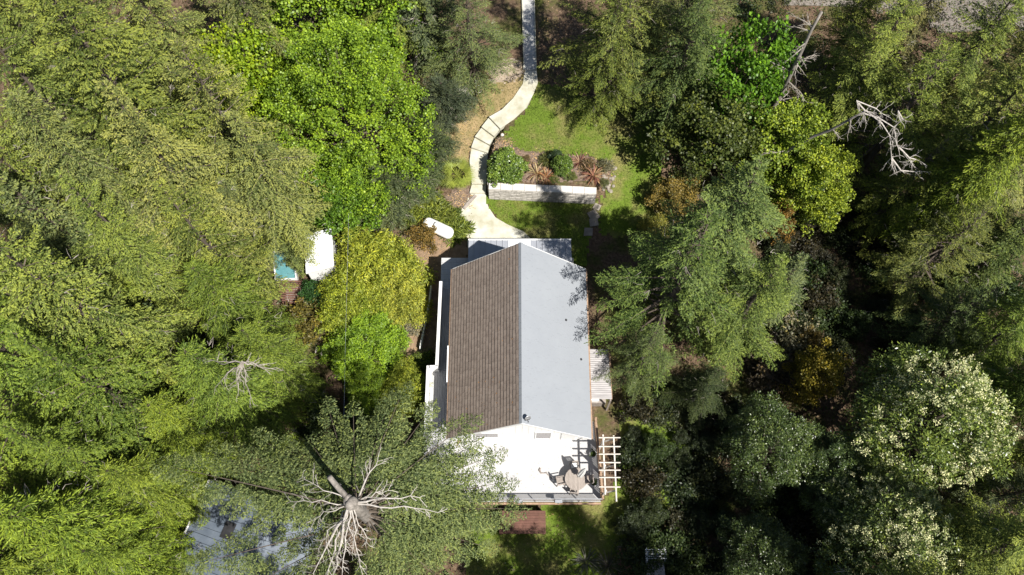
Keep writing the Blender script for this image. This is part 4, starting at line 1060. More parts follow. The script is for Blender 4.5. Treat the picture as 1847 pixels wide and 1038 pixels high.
# ---- left wood -------------------------------------------------
left = [
 (FD, 528, 448, 7.5, SAGE, 1.0, 'small sage fir half hiding the teal pool and white shed roof'),
 (FB, 430, -15, 18, OLIVE2, 1.1, 'greyish fir cut by the top edge above the bright maple sapling'),
 (FB, 700, -40, 16, OLIVE, 1.0, 'olive fir just showing at the top edge behind the large maple'),
 (FA, 20, 20, 25, OLIVE, 1.0, 'olive fir filling the extreme top left corner of the photo'),
 (FB, 150, 55, 23, OLIVE, 1.05, 'olive fir at the top edge, second tree in from the left corner'),
 (FA, 290, 60, 24, OLIVE2, 1.1, 'greyish olive fir at the top edge left of the small lime maple'),
 (FB, 90, 190, 24, OLIVE, 1.05, 'fir beside the dark gap near the upper left corner'),
 (FA, 230, 190, 26, OLIVE, 1.15, 'broad olive fir in the upper left with flattened layered boughs'),
 (FE, 400, 215, 22, OLIVE2, 1.2, 'greyish fir whose long boughs reach right towards the big lime maple'),
 (FB, 20, 300, 24, OLIVE, 1.05, 'fir cut by the left edge just below the upper dark gap'),
 (FC, 160, 320, 23, OLIVE2, 1.05, 'pale soft-textured fir in the middle of the upper left wood'),
 (FA, 320, 330, 24, OLIVE2, 1.15, 'dusty olive fir left of the long boughs under the big maple'),
 (FB, 480, 320, 19, OLIVE2, 1.25, 'greyish fir touching the lower left side of the big lime maple'),
 (FD, 110, 420, 17, SAGE, 1.15, 'bluish fir near the left edge beside the brown soil gap'),
 (FA, 240, 450, 24, OLIVE, 1.1, 'olive fir between two dark slits left of centre in the wood'),
 (FB, 380, 450, 21, OLIVE, 1.2, 'olive fir with a long dark slit on its left side'),
 (FC, 440, 392, 12, SAGE, 1.05, 'sage fir partly covering the white shed roof and teal pool'),
 (FB, 30, 540, 24, GREEN, 1.05, 'green fir on the left edge halfway down the photo'),
 (FA, 150, 560, 25, OLIVE, 1.0, 'olive fir left of the small bluish young fir'),
 (FD, 310, 590, 9, BLUE, .9, 'small bluish young fir sunk in a dark hollow among taller firs'),
 (FC, 415, 560, 18, GREEN, 1.2, 'smooth green fir between the young bluish fir and the garden deck'),
 (FC, 485, 650, 15, GREEN, 1.2, 'smooth green fir right of the bare branch whorl, beside the lime shrub'),
 (FA, 60, 660, 24, GREEN, 1.1, 'green fir on the left edge above the darker fir clump'),
 (FB, 190, 700, 22, GREEN, 1.1, 'green fir just left of and below the large black gap'),
 (FC, 410, 700, 18, GREEN, 1.15, 'green fir with bare white branches spread at its top'),
 (FD, 270, 735, 12, BLUE, 1.2, 'bluish young fir at the lower rim of the large black gap'),
 (FC, 330, 770, 15, YGREEN, 1.25, 'bright yellow-green cedar above the cabin and its shaded gap'),
 (FB, 60, 800, 23, YGREEN, 1.05, 'yellow-green fir on the left edge in the lower wood'),
 (FA, 160, 830, 22, GREEN, 1.1, 'green fir in the lower left wood with dark hollows on both sides'),
 (FC, 270, 880, 15, YGREEN, 1.15, 'yellow-green cedar just left of the grey planter boxes'),
 (FC, 40, 930, 21, YGREEN, 1.15, 'yellow-green cedar at the left edge near the bottom corner'),
 (FC, 150, 960, 19, YGREEN, 1.15, 'fine-textured yellow-green cedar second from the bottom left corner'),
 (FC, 235, 1010, 13, YGREEN, 1.1, 'low yellow-green cedar next to the bare soil and red deck'),
 (FC, 60, 1050, 21, YGREEN, 1.1, 'yellow-green cedar filling the bottom left corner'),
 (FC, 470, 780, 8, GREEN, 1.2, 'low green cedar in the gap above the topped fir'),
]
for p, x, y, h, c, w, lab in left:
    t_ = place(p, {'cedar': 'cedar_tree'}.get(p['crown'].name.replace('_crown', ''), 'fir_tree'), lab, 'cedar' if 'cedar' in lab else 'fir', x, y, h * random.uniform(.86, 1.12), jit(c, .12), 'conifers of the left wood', wide=w * .87)
    if 'bare white branches' in lab: whorl_fir = t_

# ---- middle ----------------------------------------------------
place(MAPLE, 'maple_tree', 'large lime-green maple with dense small leaves, top centre left', 'maple', 615, 185, 14, (.22, .325, .028), at_z=.6, wide=.98, rot=.4)
place(ALDER, 'maple_tree', 'lime maple crown cut by the top edge, above the large maple', 'maple', 560, -10, 12, (.21, .31, .028), at_z=.6, wide=1.0)
place(ALDER, 'maple_tree', 'lime maple crown at the top edge left of the bare grey trunk', 'maple', 680, -5, 12, (.20, .31, .028), at_z=.6, wide=.9)
place(ALDER, 'maple_tree', 'lime lower limb spread of leaves between the large maple and the bamboo', 'maple', 640, 330, 8, (.19, .30, .028), at_z=.6, wide=.75)
place(SMALL, 'maple_tree', 'small lime maple with bright leaves squeezed between the firs near the top', 'maple', 372, 95, 13, (.27, .35, .02), at_z=.8, wide=.6)
place(SMALL, 'maple_tree', 'lime maple sapling just left of the big maple at the top', 'maple', 425, 72, 11, (.24, .34, .02), at_z=.8, wide=.85)
place(SMALL, 'maple_tree', 'green leafy tree below the big maple, above the white log', 'maple', 610, 350, 7, (.11, .20, .02), at_z=.6, wide=1.0)
place(FE, 'fir_tree', 'dark green fir whose tip touches the shaded walkway at the top', 'fir', 850, 60, 13, (.105, .13, .05), at_z=.55, wide=1.3, rot=1)
place(FD, 'fir_tree', 'dark fir behind the bare grey trunk at the top centre', 'fir', 770, 30, 13, (.08, .10, .05), at_z=.5, wide=1.2)
place(FJ, 'juniper', 'spreading dark juniper between the small timber deck and the big maple', 'juniper', 800, 185, 5, (.060, .075, .045), at_z=.5, wide=1.0, ground=1.1)
place(FJ, 'juniper', 'dark juniper behind the fan palm beside the path', 'juniper', 765, 262, 5.5, (.065, .080, .040), at_z=.5, wide=.95, ground=.6)
place(FJ, 'juniper', 'dusty green juniper above the bamboo and right of the maple foot', 'juniper', 700, 345, 6, (.085, .105, .050), at_z=.5, wide=1.05)
place(FJ, 'juniper', 'small juniper between the fan palm and the strap-leaved plants', 'juniper', 760, 322, 4.2, (.085, .11, .045), at_z=.5, wide=1.0)
place(BAMBOO, 'bamboo_clump', 'yellow-green bamboo thicket left of the house, upper part', 'bamboo', 668, 470, 5.2, (.36, .39, .055), at_z=.75, wide=1.18)
place(BAMBOO, 'bamboo_clump', 'yellow bamboo clump right side, nearest the bare soil', 'bamboo', 708, 515, 4.4, (.41, .42, .075), at_z=.75, wide=1.0)
place(BAMBOO, 'bamboo_clump', 'yellow-green bamboo clump on the left, beside the dark round bush', 'bamboo', 624, 528, 4.8, (.33, .38, .05), at_z=.75, wide=.95)
place(BAMBOO, 'bamboo_clump', 'bamboo-like bush between the lime shrub and the deck parapet', 'bamboo', 728, 692, 4.2, (.30, .34, .05), at_z=.75, wide=.85)
place(LIME, 'lime_shrub', 'bright lime-green feathery shrub below the bamboo', 'shrub', 655, 622, 4.0, (.20, .31, .03), at_z=.7, wide=1.05)
place(LIME, 'lime_shrub', 'lower lime shrub partly shaded by fir boughs', 'shrub', 660, 692, 3.6, (.19, .28, .03), at_z=.7, wide=.75)
place(BUSH, 'autumn_bush', 'orange-leaved bush between the bamboo and the propane tank', 'bush', 762, 425, 1.9, (.24, .16, .05), at_z=.5, wide=.9)
place(BUSH, 'autumn_bush', 'orange and green bush below the garden deck on the left', 'bush', 548, 572, 2.6, (.17, .14, .035), at_z=.6, wide=1.05)
place(BUSH, 'round_bush', 'dark green round bush beside the garden deck', 'bush', 566, 524, 2.2, (.05, .12, .035), at_z=.5, wide=.75)
place(BUSH, 'twiggy_bush', 'pale dry twiggy bush at the lower right edge of the bamboo', 'bush', 742, 588, 1.4, (.30, .26, .19), at_z=.5, wide=.95)
place(BUSH, 'round_bush', 'small green bush by the deck parapet step', 'bush', 765, 655, 1.8, (.13, .17, .04), at_z=.5, wide=.9)
place(RHODO, 'rhododendron', 'large round glossy-leaved shrub at the left end of the retaining wall', 'shrub', 913, 297, 1.95, (.145, .215, .040), at_z=.5, wide=.90, ground=TZ, rot=1.0)
place(RHODO, 'rhododendron', 'smaller glossy shrub in the middle of the mulch bed', 'shrub', 1015, 296, 1.8, (.13, .20, .038), at_z=.5, wide=.55, ground=TZ, rot=2.2)
place(RHODO, 'rhododendron', 'dark-leaved low shrub just behind the middle shrub of the bed', 'shrub', 1002, 283, 1.3, (.045, .075, .035), at_z=.4, wide=.5, ground=TZ, rot=.2)
sx = [(768, 357), (780, 366), (792, 378), (804, 390), (815, 402), (826, 412), (755, 372), (768, 382), (745, 388), (822, 422), (757, 360)]
for i, (x, y) in enumerate(sorted(sx)):
    place(STRAP, 'strap_plant', 'strap-leaved plant between tank and path, ' + ['leftmost', 'second from left', 'third from left', 'fourth from left', 'fifth from left', 'middle', 'fifth from right', 'fourth from right', 'third from right', 'second from right', 'rightmost'][i], 'plant', x, y, .7, jit((.21, .25, .05)), 'strap-leaved plants by the propane tank', at_z=.4, wide=1.15)
place(STRAP, 'strap_plant', 'single strap-leaved plant where the two landscape timbers meet', 'plant', 822, 386, .6, (.15, .2, .05), at_z=.4, wide=.6)

# flax plants: every blade its own piece
def blade_mesh(L, w, arch, mat):
    n = 6; v = []; 
    for i in range(n + 1):
        u = i / n; x = L * (u ** 1.0) * (.75 if arch > .5 else .9); z = L * (arch * u * (1.25 - u) * 1.1); ww = w * (.6 + .8 * u) * (1 - u ** 3)
        v += [(x, -ww / 2, z + .01), (x, 0, z), (x, ww / 2, z + .01)]
    q = []
    for i in range(n):
        a = i * 3; q += [(a, a + 1, a + 4, a + 3), (a + 1, a + 2, a + 5, a + 4)]
    return quad_mesh('blade', v, q, mat, np.full(len(q), .55))
FL = [blade_mesh(L, .065, a, M['leaf']) for L, a in ((1.25, .75), (1.1, .5), (.95, .3), (1.35, .95), (.8, .12))]
def flax(px, py, label, n=46, s=1.0, cols=((.30, .17, .10), (.42, .30, .19), (.24, .12, .08), (.48, .38, .20)), ground=TZ, cat='flax'):
    x, y, _ = W(px, py, ground + .3)
    t = thing('flax_plant', label, cat, (x, y, ground), group='spiky flax plants', scale=(s, s, s))
    for k in range(n):
        o = link('blade', FL[random.randrange(5)], t, (random.gauss(0, .05), random.gauss(0, .05), 0), (0, random.uniform(-.25, .25), 6.2832 * k / n + random.uniform(-.1, .1)))
        c = random.choice(cols); o.color = (*jit(c, .2), 1)
flax(968, 312, 'faded brown flax just right of the large round shrub')
flax(985, 318, 'rusty flax drooping over the wall cap left of the middle shrub', s=.85, cols=((.36, .17, .07), (.4, .25, .13), (.25, .12, .07)))
flax(1046, 290, 'reddish flax right of the middle shrub, farther from the wall', s=.9, cols=((.28, .13, .09), (.40, .26, .17), (.20, .09, .07)))
flax(1070, 316, 'large red-brown flax at the right end of the mulch bed', n=60, s=1.0, cols=((.33, .16, .10), (.47, .32, .17), (.22, .09, .07)))
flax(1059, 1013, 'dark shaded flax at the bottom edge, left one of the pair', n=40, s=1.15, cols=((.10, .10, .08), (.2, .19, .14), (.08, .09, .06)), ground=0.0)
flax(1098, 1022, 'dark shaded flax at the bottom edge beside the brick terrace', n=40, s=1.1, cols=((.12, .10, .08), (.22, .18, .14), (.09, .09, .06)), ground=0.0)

for i, (x, y, c, lab) in enumerate(((950, 288, (.20, .14, .07), 'low reddish plant behind the big round shrub in the bed'), (985, 290, (.16, .17, .06), 'low olive plant between the two brown flaxes'), (1032, 318, (.17, .19, .06), 'low green plant by the wall cap right of the middle shrub'), (1060, 300, (.24, .17, .10), 'low rusty plant between the two right-hand flaxes'), (1090, 330, (.14, .15, .06), 'low weedy plant at the end of the wall caps'), (1090, 300, (.25, .23, .15), 'dry pale plant at the right rim of the mulch bed'), (1000, 322, (.15, .17, .05), 'small green plant in front of the middle shrub'))):
    place(STRAP if i % 2 else BUSH, 'bed_plant', lab, 'plant', x, y, .55, c, at_z=.4, wide=.9 if i % 2 else 1.1, ground=TZ)
# fan palm: each frond a fan of fingers
def frond_mesh(seed):
    r = random.Random(seed); v = []; q = []; stalk = .55; n = 18
    def strip_(p0, p1, w0, w1, dz):
        a = len(v); d = (Vector(p1) - Vector(p0)).normalized(); s = Vector((-d.y, d.x, 0))
        for p, w, z in ((Vector(p0), w0, 0), (Vector(p0) * .5 + Vector(p1) * .5, (w0 + w1) * .55, .02), (Vector(p1), w1, dz)):
            v.extend([tuple(p - s * w + Vector((0, 0, z))), tuple(p + Vector((0, 0, z - .012))), tuple(p + s * w + Vector((0, 0, z)))])
        for i in range(2):
            b = a + i * 3; q.extend([(b, b + 1, b + 4, b + 3), (b + 1, b + 2, b + 5, b + 4)])
    strip_((0, 0, 0), (stalk, 0, .1), .014, .012, 0)
    for k in range(n):
        a = (-1.25 + 2.5 * k / (n - 1)); L = .62 * (1 - .25 * abs(a) / 1.25) * r.uniform(.88, 1.08)
        strip_((stalk, 0, .1), (stalk + L * math.cos(a), L * math.sin(a), .1 - .10 * r.random()), .026, .004, -.05)
    return quad_mesh('frond', v, q, M['leaf'], np.full(len(q), .6))
FR = [frond_mesh(i) for i in range(3)]
x, y, _ = W(824, 312, 1.9)
pa = thing('fan_palm', 'fan palm with yellow-green fronds overhanging the path bend', 'palm', (x, y, gz(x, y)))
MB().tube([(0, 0, -.2), (.02, 0, .8), (0, .02, 1.5)], [.13, .12, .1], 10).obj('trunk', M['bark'], pa, smooth=True)
for k in range(34):
    el = random.uniform(-.35, .95); s = random.uniform(1.0, 1.4)
    o = link('frond', FR[k % 3], pa, (0, 0, 1.45 + random.uniform(-.15, .1)), (random.uniform(-.3, .3), -el, k * 2.4), (s, s, s)); o.color = (*jit((.27, .31, .06), .18), 1)

# ---- right wood -----------------------------------------------
right = [
 (FE, 1130, 15, 21, (.130, .155, .038), 1.05, 'yellow-green fir with spread tips right of the shaded walkway at the top'),
 (FE, 1100, 105, 15, (.120, .152, .036), 1.0, 'fir whose lit tips overhang the top corner of the lawn'),
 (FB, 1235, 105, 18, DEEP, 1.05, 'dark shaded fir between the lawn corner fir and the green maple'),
 (FE, 1230, 20, 18, (.12, .13, .05), 1.1, 'olive fir cut by the top edge left of the green maple'),
 (FB, 1550, 25, 15, OLIVE, 1.0, 'olive fir at the top of the leaning bare trunk'),
 (FA, 1560, 130, 19, OLIVE, 1.0, 'olive fir right of the leaning bare trunk'),
 (FB, 1640, 60, 19, (.12, .12, .045), .85, 'narrow fir in the gravel clearing at the top right'),
 (FA, 1740, 110, 20, OLIVE, 1.0, 'olive fir below the gravel clearing, upper right'),
 (FB, 1830, 140, 20, OLIVE2, 1.0, 'dusty fir against the right edge near the top corner'),
 (FE, 1620, 210, 17, OLIVE, 1.15, 'open olive fir above the pale crooked dead tree'),
 (FB, 1760, 240, 20, OLIVE, 1.05, 'olive fir in the upper right, second from the edge'),
 (FC, 1750, 330, 19, YGREEN, 1.0, 'yellow-green cedar right of the pale crooked dead tree'),
 (FA, 1840, 300, 21, OLIVE2, 1.0, 'greyish olive fir on the right edge a third of the way down'),
 (FE, 1640, 330, 13, OLIVE, 1.05, 'olive fir just under the pale crooked dead tree'),
 (FE, 1700, 450, 14, (.12, .14, .035), 1.2, 'dark fir with one lit bough reaching left over the black hollow'),
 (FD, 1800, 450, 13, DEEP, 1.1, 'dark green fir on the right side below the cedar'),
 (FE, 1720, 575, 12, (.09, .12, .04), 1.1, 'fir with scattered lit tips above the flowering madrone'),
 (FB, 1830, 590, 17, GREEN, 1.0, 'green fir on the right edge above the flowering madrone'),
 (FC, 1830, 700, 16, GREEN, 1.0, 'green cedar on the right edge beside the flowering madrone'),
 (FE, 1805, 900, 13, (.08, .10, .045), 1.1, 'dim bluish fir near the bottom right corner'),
 (FA, 1290, 445, 22, (.100, .135, .042), 1.22, 'tall dusty-green fir with bluish tip standing over the autumn shrubs'),
 (FE, 1222, 505, 20, (.095, .135, .034), 1.08, 'fir reaching boughs towards the east slope of the house roof'),
 (FB, 1345, 560, 17, (.110, .145, .036), 1.1, 'broad green fir right of centre, front of its group'),
 (FE, 1215, 460, 12, (.15, .18, .045), 1.1, 'green fir between the orange-tinged shrub and the broad green fir'),
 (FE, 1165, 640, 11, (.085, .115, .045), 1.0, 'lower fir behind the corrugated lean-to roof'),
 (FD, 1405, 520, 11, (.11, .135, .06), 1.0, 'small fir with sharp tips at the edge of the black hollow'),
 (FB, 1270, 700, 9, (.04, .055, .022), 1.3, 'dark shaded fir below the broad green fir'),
]
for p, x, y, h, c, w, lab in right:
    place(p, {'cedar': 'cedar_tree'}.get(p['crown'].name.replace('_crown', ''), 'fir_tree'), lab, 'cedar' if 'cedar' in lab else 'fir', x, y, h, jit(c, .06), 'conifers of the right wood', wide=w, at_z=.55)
place(SMALL, 'maple_tree', 'bright green maple at the top between the fir and the leaning bare trunk', 'maple', 1365, 70, 15, (.12, .24, .02), at_z=.85, wide=.6)
place(ALDER, 'alder_tree', 'light green alder below the leaning bare trunk', 'alder', 1430, 255, 10.5, (.23, .30, .035), at_z=.65, wide=.9)
place(ALDER, 'alder_tree', 'brighter alder under the pale crooked dead tree', 'alder', 1490, 318, 9.5, (.29, .35, .04), at_z=.7, wide=.75)
place(ALDER, 'alder_tree', 'dim olive alder at the shaded right side of the lawn', 'alder', 1300, 215, 11, (.10, .125, .03), at_z=.7, wide=.9)
place(SMALL, 'autumn_shrub', 'orange-tinged shrub left of the tall dusty fir', 'shrub', 1225, 345, 4.2, (.23, .17, .045), at_z=.7, wide=1.05)
place(SMALL, 'autumn_shrub', 'yellow-green shrub nearest the lawn, under the orange-tinged one', 'shrub', 1182, 405, 3.6, (.23, .22, .045), at_z=.7, wide=.85)
place(SMALL, 'autumn_shrub', 'orange shrub glowing at the right side of the tall dusty fir', 'shrub', 1412, 385, 5.5, (.27, .16, .045), at_z=.7, wide=.55)
place(SMALL, 'autumn_shrub', 'yellow and orange shrub above the flowering madrone', 'shrub', 1500, 650, 8.0, (.28, .22, .035), at_z=.85, wide=.55)
place(SMALL, 'autumn_shrub', 'reddish green shrub behind the small sharp-tipped fir', 'shrub', 1465, 610, 3.6, (.18, .13, .04), at_z=.7, wide=.7)
place(BUSH, 'twiggy_bush', 'greyish twiggy bush between the broad fir and the yellow shrub', 'bush', 1425, 605, 3.4, (.22, .20, .13), at_z=.6, wide=.95)
place(BUSH, 'twiggy_bush', 'brown twiggy bush near the fallen pale log', 'bush', 1400, 655, 2.6, (.18, .14, .10), at_z=.6, wide=1.2)
place(MADRONE, 'madrone_tree', 'large madrone covered in creamy blossom, lower right', 'madrone', 1680, 760, 15, (.14, .185, .04), at_z=.62, wide=.92, rot=.5)
place(MADRONE, 'madrone_tree', 'blossoming madrone at the bottom edge under the larger one', 'madrone', 1620, 985, 12.5, (.125, .165, .045), at_z=.62, wide=1.0, rot=2.5)
place(MADRONE, 'madrone_tree', 'sparser blossoming madrone tucked below left of the largest one', 'madrone', 1560, 890, 9.0, (.125, .165, .045), at_z=.62, wide=1.0, rot=4.5)
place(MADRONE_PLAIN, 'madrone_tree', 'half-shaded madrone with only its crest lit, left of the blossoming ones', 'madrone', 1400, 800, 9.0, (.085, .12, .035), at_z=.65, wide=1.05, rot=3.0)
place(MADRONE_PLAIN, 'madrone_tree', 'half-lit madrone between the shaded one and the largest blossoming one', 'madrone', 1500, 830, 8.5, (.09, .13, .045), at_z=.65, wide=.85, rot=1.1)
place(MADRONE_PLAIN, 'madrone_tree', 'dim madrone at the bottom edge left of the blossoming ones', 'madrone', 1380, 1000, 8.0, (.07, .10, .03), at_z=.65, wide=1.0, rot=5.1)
# trees south of the frame whose shade falls over the yard
for i, (x, y, h) in enumerate(((13.0, -2.5, 23), (20.5, .5, 22), (25.0, 4.0, 19), (7.0, -1.7, 18), (3.2, -1.9, 16), (18, -8, 25), (27, -4, 24), (31.0, 9.0, 17), (2.0, -8.0, 20), (-8.5, -3.2, 20), (-13.5, -5.0, 23), (-3.0, -3.6, 17), (33, 2, 22))):
    place(FB if i % 2 else FA, 'fir_tree', 'tall fir beyond the bottom edge shading the yard, ' + ['straight south of the pergola', 'far southeast under the madrones', 'farthest under the largest madrone', 'south of the deck corner', 'south of the red-brown platform', 'deep southeast, tallest', 'southeast, second row', 'right below the bottom madrone', 'second row south of the platform', 'south of the topped fir', 'south of the cabin', 'between topped fir and platform', 'bottom right corner'][i % 13], 'fir', 0, 0, h, OLIVE, 'tall firs below the photo edge', base=(x, y, 0), wide=1.1)

# low dim bushes of the shaded hollow and other gaps
dim = []
def field(x0, x1, y0, y1, n, cols, hs, seed):
    r = random.Random(seed); pts = []
    for _ in range(n * 30):
        if len(pts) >= n: break
        p = (r.uniform(x0, x1), r.uniform(y0, y1))
        if all((p[0] - q[0]) ** 2 + (p[1] - q[1]) ** 2 > 34 ** 2 for q in pts): pts.append(p)
    return [(p[0], p[1], r.uniform(*hs), r.choice(cols)) for p in pts]
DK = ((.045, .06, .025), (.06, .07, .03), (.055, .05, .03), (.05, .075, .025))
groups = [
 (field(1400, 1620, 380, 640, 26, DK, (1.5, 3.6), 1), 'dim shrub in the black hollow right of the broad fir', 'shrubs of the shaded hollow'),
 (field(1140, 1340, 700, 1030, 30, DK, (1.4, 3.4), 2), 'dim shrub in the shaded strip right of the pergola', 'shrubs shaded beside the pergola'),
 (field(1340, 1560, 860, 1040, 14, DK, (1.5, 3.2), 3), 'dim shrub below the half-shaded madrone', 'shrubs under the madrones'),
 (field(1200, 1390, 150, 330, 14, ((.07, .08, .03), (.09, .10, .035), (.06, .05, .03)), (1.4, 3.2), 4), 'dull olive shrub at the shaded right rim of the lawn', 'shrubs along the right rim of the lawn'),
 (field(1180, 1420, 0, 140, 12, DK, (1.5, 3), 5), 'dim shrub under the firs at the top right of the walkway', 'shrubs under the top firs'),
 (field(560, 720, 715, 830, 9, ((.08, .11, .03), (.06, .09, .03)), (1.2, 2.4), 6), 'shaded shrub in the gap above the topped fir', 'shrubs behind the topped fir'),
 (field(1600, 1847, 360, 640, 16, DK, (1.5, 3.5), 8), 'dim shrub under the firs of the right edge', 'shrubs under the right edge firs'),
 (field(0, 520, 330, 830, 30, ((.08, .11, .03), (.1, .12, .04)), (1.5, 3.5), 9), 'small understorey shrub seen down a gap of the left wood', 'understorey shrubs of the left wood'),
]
ORD = ['first', 'second', 'third', 'fourth', 'fifth', 'sixth', 'seventh', 'eighth', 'ninth', 'tenth', 'eleventh']
def ranked(pts, rows):
    pts = sorted(pts, key=lambda p: p[1]); k = max(1, math.ceil(len(pts) / rows)); out = []
    for i in range(0, len(pts), k):
        for j, p in enumerate(sorted(pts[i:i + k])): out.append((p, ORD[j] + ' from left in ' + ('top' if i == 0 else ORD[i // k]) + ' row of '))
    return out
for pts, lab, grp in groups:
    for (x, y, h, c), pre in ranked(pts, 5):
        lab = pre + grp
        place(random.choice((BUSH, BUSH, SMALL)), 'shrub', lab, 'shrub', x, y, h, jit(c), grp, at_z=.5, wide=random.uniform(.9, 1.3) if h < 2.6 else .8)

# ================================================================ DEAD AND TOPPED TREES
def limb(mb, p, d, L, r0, depth, rnd, spread=.5, droop=0.0, wig=.12):
    """crooked tapering limb that forks"""
    n = 5; pts = [Vector(p)]; d = Vector(d).normalized()
    for i in range(n):
        d = (d + Vector((rnd.gauss(0, wig), rnd.gauss(0, wig), rnd.gauss(0, wig) - droop))).normalized(); pts.append(pts[-1] + d * L / n)
    rad = [r0 * (1 - .8 * i / n) + .004 for i in range(n + 1)]
    mb.tube(pts, rad, 5 if r0 > .03 else 3, False)
    if depth > 0:
        for i in range(1, n + 1):
            for _ in range(1 if depth > 1 or rnd.random() < .6 else 0):
                a = Vector((rnd.gauss(0, 1), rnd.gauss(0, 1), rnd.gauss(0, .6))); a = (d + (a - d * a.dot(d)).normalized() * spread * rnd.uniform(.6, 1.5)).normalized()
                limb(mb, pts[i], a, L * rnd.uniform(.3, .55) * (1.1 - .1 * i), rad[i] * .6, depth - 1, rnd, spread, droop, wig)

# topped fir, bottom left of centre
TH = 19.5
tx, ty, _ = W(630, 905, TH)
topped = thing('topped_fir', 'big topped fir with a knobby cut crown and a fan of bare grey branches', 'fir', (tx, ty, 0))
rd_ = random.Random(11)
mb = MB(); mb.tube([(0, 0, -.4), (.1, 0, 6), (-.05, .05, 12), (0, 0, 17.5), (0, 0, TH)], [.52, .44, .38, .30, .26], 14)
mb.obj('trunk', M['snag_bark'], topped, smooth=True)
kn = MB()
for k in range(9):
    a = k * 2.4; rr = rd_.uniform(.05, .33); c = (rr * math.cos(a) + (.12 if k % 2 else 0), rr * math.sin(a) - .06); s = rd_.uniform(.13, .24)
    q = Matrix.Translation((c[0], c[1], TH - .05 + rd_.uniform(-.1, .1))) @ Euler((rd_.uniform(-.5, .5), rd_.uniform(-.5, .5), 0)).to_matrix().to_4x4()
    kn.lathe([(s * .7, -s), (s, -s * .2), (s * .85, s * .35), (s * .4, s * .6)], 9, mtx=q)
kn.obj('knob', M['snag_bark'], topped, smooth=True)
# leader stub pointing away
MB().tube([(-.15, .2, TH - .3), (-.45, .55, TH + .6), (-.68, .85, TH + 1.25)], [.14, .125, .11], 10).obj('stub', M['snag_bark'], topped, smooth=True)
def local(px, py, z): x, y, _ = W(px, py, z); return Vector((x - tx, y - ty, z))
bare_spec = [((565, 1035), 16.0, .085, .9), ((590, 1045), 15.5, .075, .9), ((600, 1060), 15.0, .075, .9), ((617, 1040), 16.5, .06, .8), ((640, 1000), 17, .05, .8), ((610, 1020), 16.3, .06, .7), ((667, 985), 17, .045, .7), ((575, 990), 17.0, .045, .8),
             ((757, 898), 18.8, .07, .5), ((790, 925), 18.6, .06, .4), ((700, 885), 19.0, .055, .7), ((681, 832), 19.6, .07, .6), ((545, 862), 18.8, .04, .6), ((525, 905), 18.5, .04, .6), ((560, 940), 18, .035, .6), ((655, 1040), 16.2, .05, .8)]
for (e, ez, r0, tw) in bare_spec:
    E = local(*e, ez); a = math.atan2(E.y, E.x); S = Vector((.28 * math.cos(a), .28 * math.sin(a), TH - .25 - rd_.uniform(0, 1.0)))
    m_ = MB(); n = 7; pts = []
    for i in range(n + 1):
        u = i / n; p = S.lerp(E, u) + Vector((rd_.gauss(0, .05), rd_.gauss(0, .05), .40 * math.sin(u * 3.1))) * (1 if 0 < i < n else 0); pts.append(p)
    m_.tube(pts, [r0 * .72 * (1 - .7 * i / n) for i in range(n + 1)], 7, True)
    for i in range(1, n + 1):
        for _ in range(2 if i > 3 else 1):
            d = (pts[min(i + 1, n)] - pts[i - 1]).normalized(); s = Vector((-d.y, d.x, rd_.uniform(-.5, .1))) * rd_.choice((-1, 1))
            limb(m_, pts[i], d * .8 + s * rd_.uniform(.4, 1.1), rd_.uniform(.4, 1.2) * tw, .010, 1, rd_, .5, .03, .12)
    m_.obj('bare_branch', M['pale_wood'], topped)
# leafy boughs below the top
def leafy_crown(name, specs, seed, kind='fir', sagk=.25):
    r = np.random.default_rng(seed); tp = templates(kind); keys = sorted(tp); acc = [[] for _ in range(6)]; wood = MB()
    def put(S, a, el, L, sag):
        key = min(keys, key=lambda q: abs(q - L)); T = tp[key][r.integers(3)]; s = L / key
        P, D = bend(T, sag); P = P * np.array([s, min(s, 1.15), 1.0]); roll = r.normal(0, .15)
        P, D, N = (rotz(a, roty(el, rotx(roll, V))) for V in (P, D, T[2])); P = P + S
        sh = r.normal(0, .08)
        for q, val in enumerate((P, D, N, T[3], T[4], np.clip(T[5] + sh, 0, 1))): acc[q].append(val)
    for (a, el, L, z, bare, sag) in specs:
        # a main limb with several secondary fans
        c, s_ = math.cos(a), math.sin(a)
        f = lambda u: np.array([c * L * u * math.cos(el), s_ * L * u * math.cos(el), z + L * u * math.sin(el) + sag * L * (.3 * u - .6 * u * u)])
        wood.tube([f(i / 8) for i in range(9)], [.010 + .004 * L * (1 - i / 8.5) for i in range(9)], 5, False)
        u = bare
        while u < 1.0:
            for sd in (-1, 1):
                l = (0.25 * L * (1 - u) ** .6 + .36) * r.uniform(.7, 1.15)
                put(f(u), a + sd * r.uniform(.65, 1.05), el * .4 - .12, l, .3)
            u += .42 / L * r.uniform(.8, 1.25)
        put(f(.9), a, el - sag * .5, .22 * L + .3, .3)
    A = [np.concatenate(k) for k in acc]
    return leaves_to_mesh(name, *A, M['needle']), wood.mesh(name + '_wood', M['bark'])
specs = []
def aim(px, py, z, z0, bare, sag=.25):
    E = local(px, py, z); L = math.hypot(E.x, E.y); specs.append((math.atan2(E.y, E.x), math.atan2(z - z0, L), math.hypot(L, z - z0), z0, bare - (.12 if E.y > 0 or E.x > 2 else 0), sag))
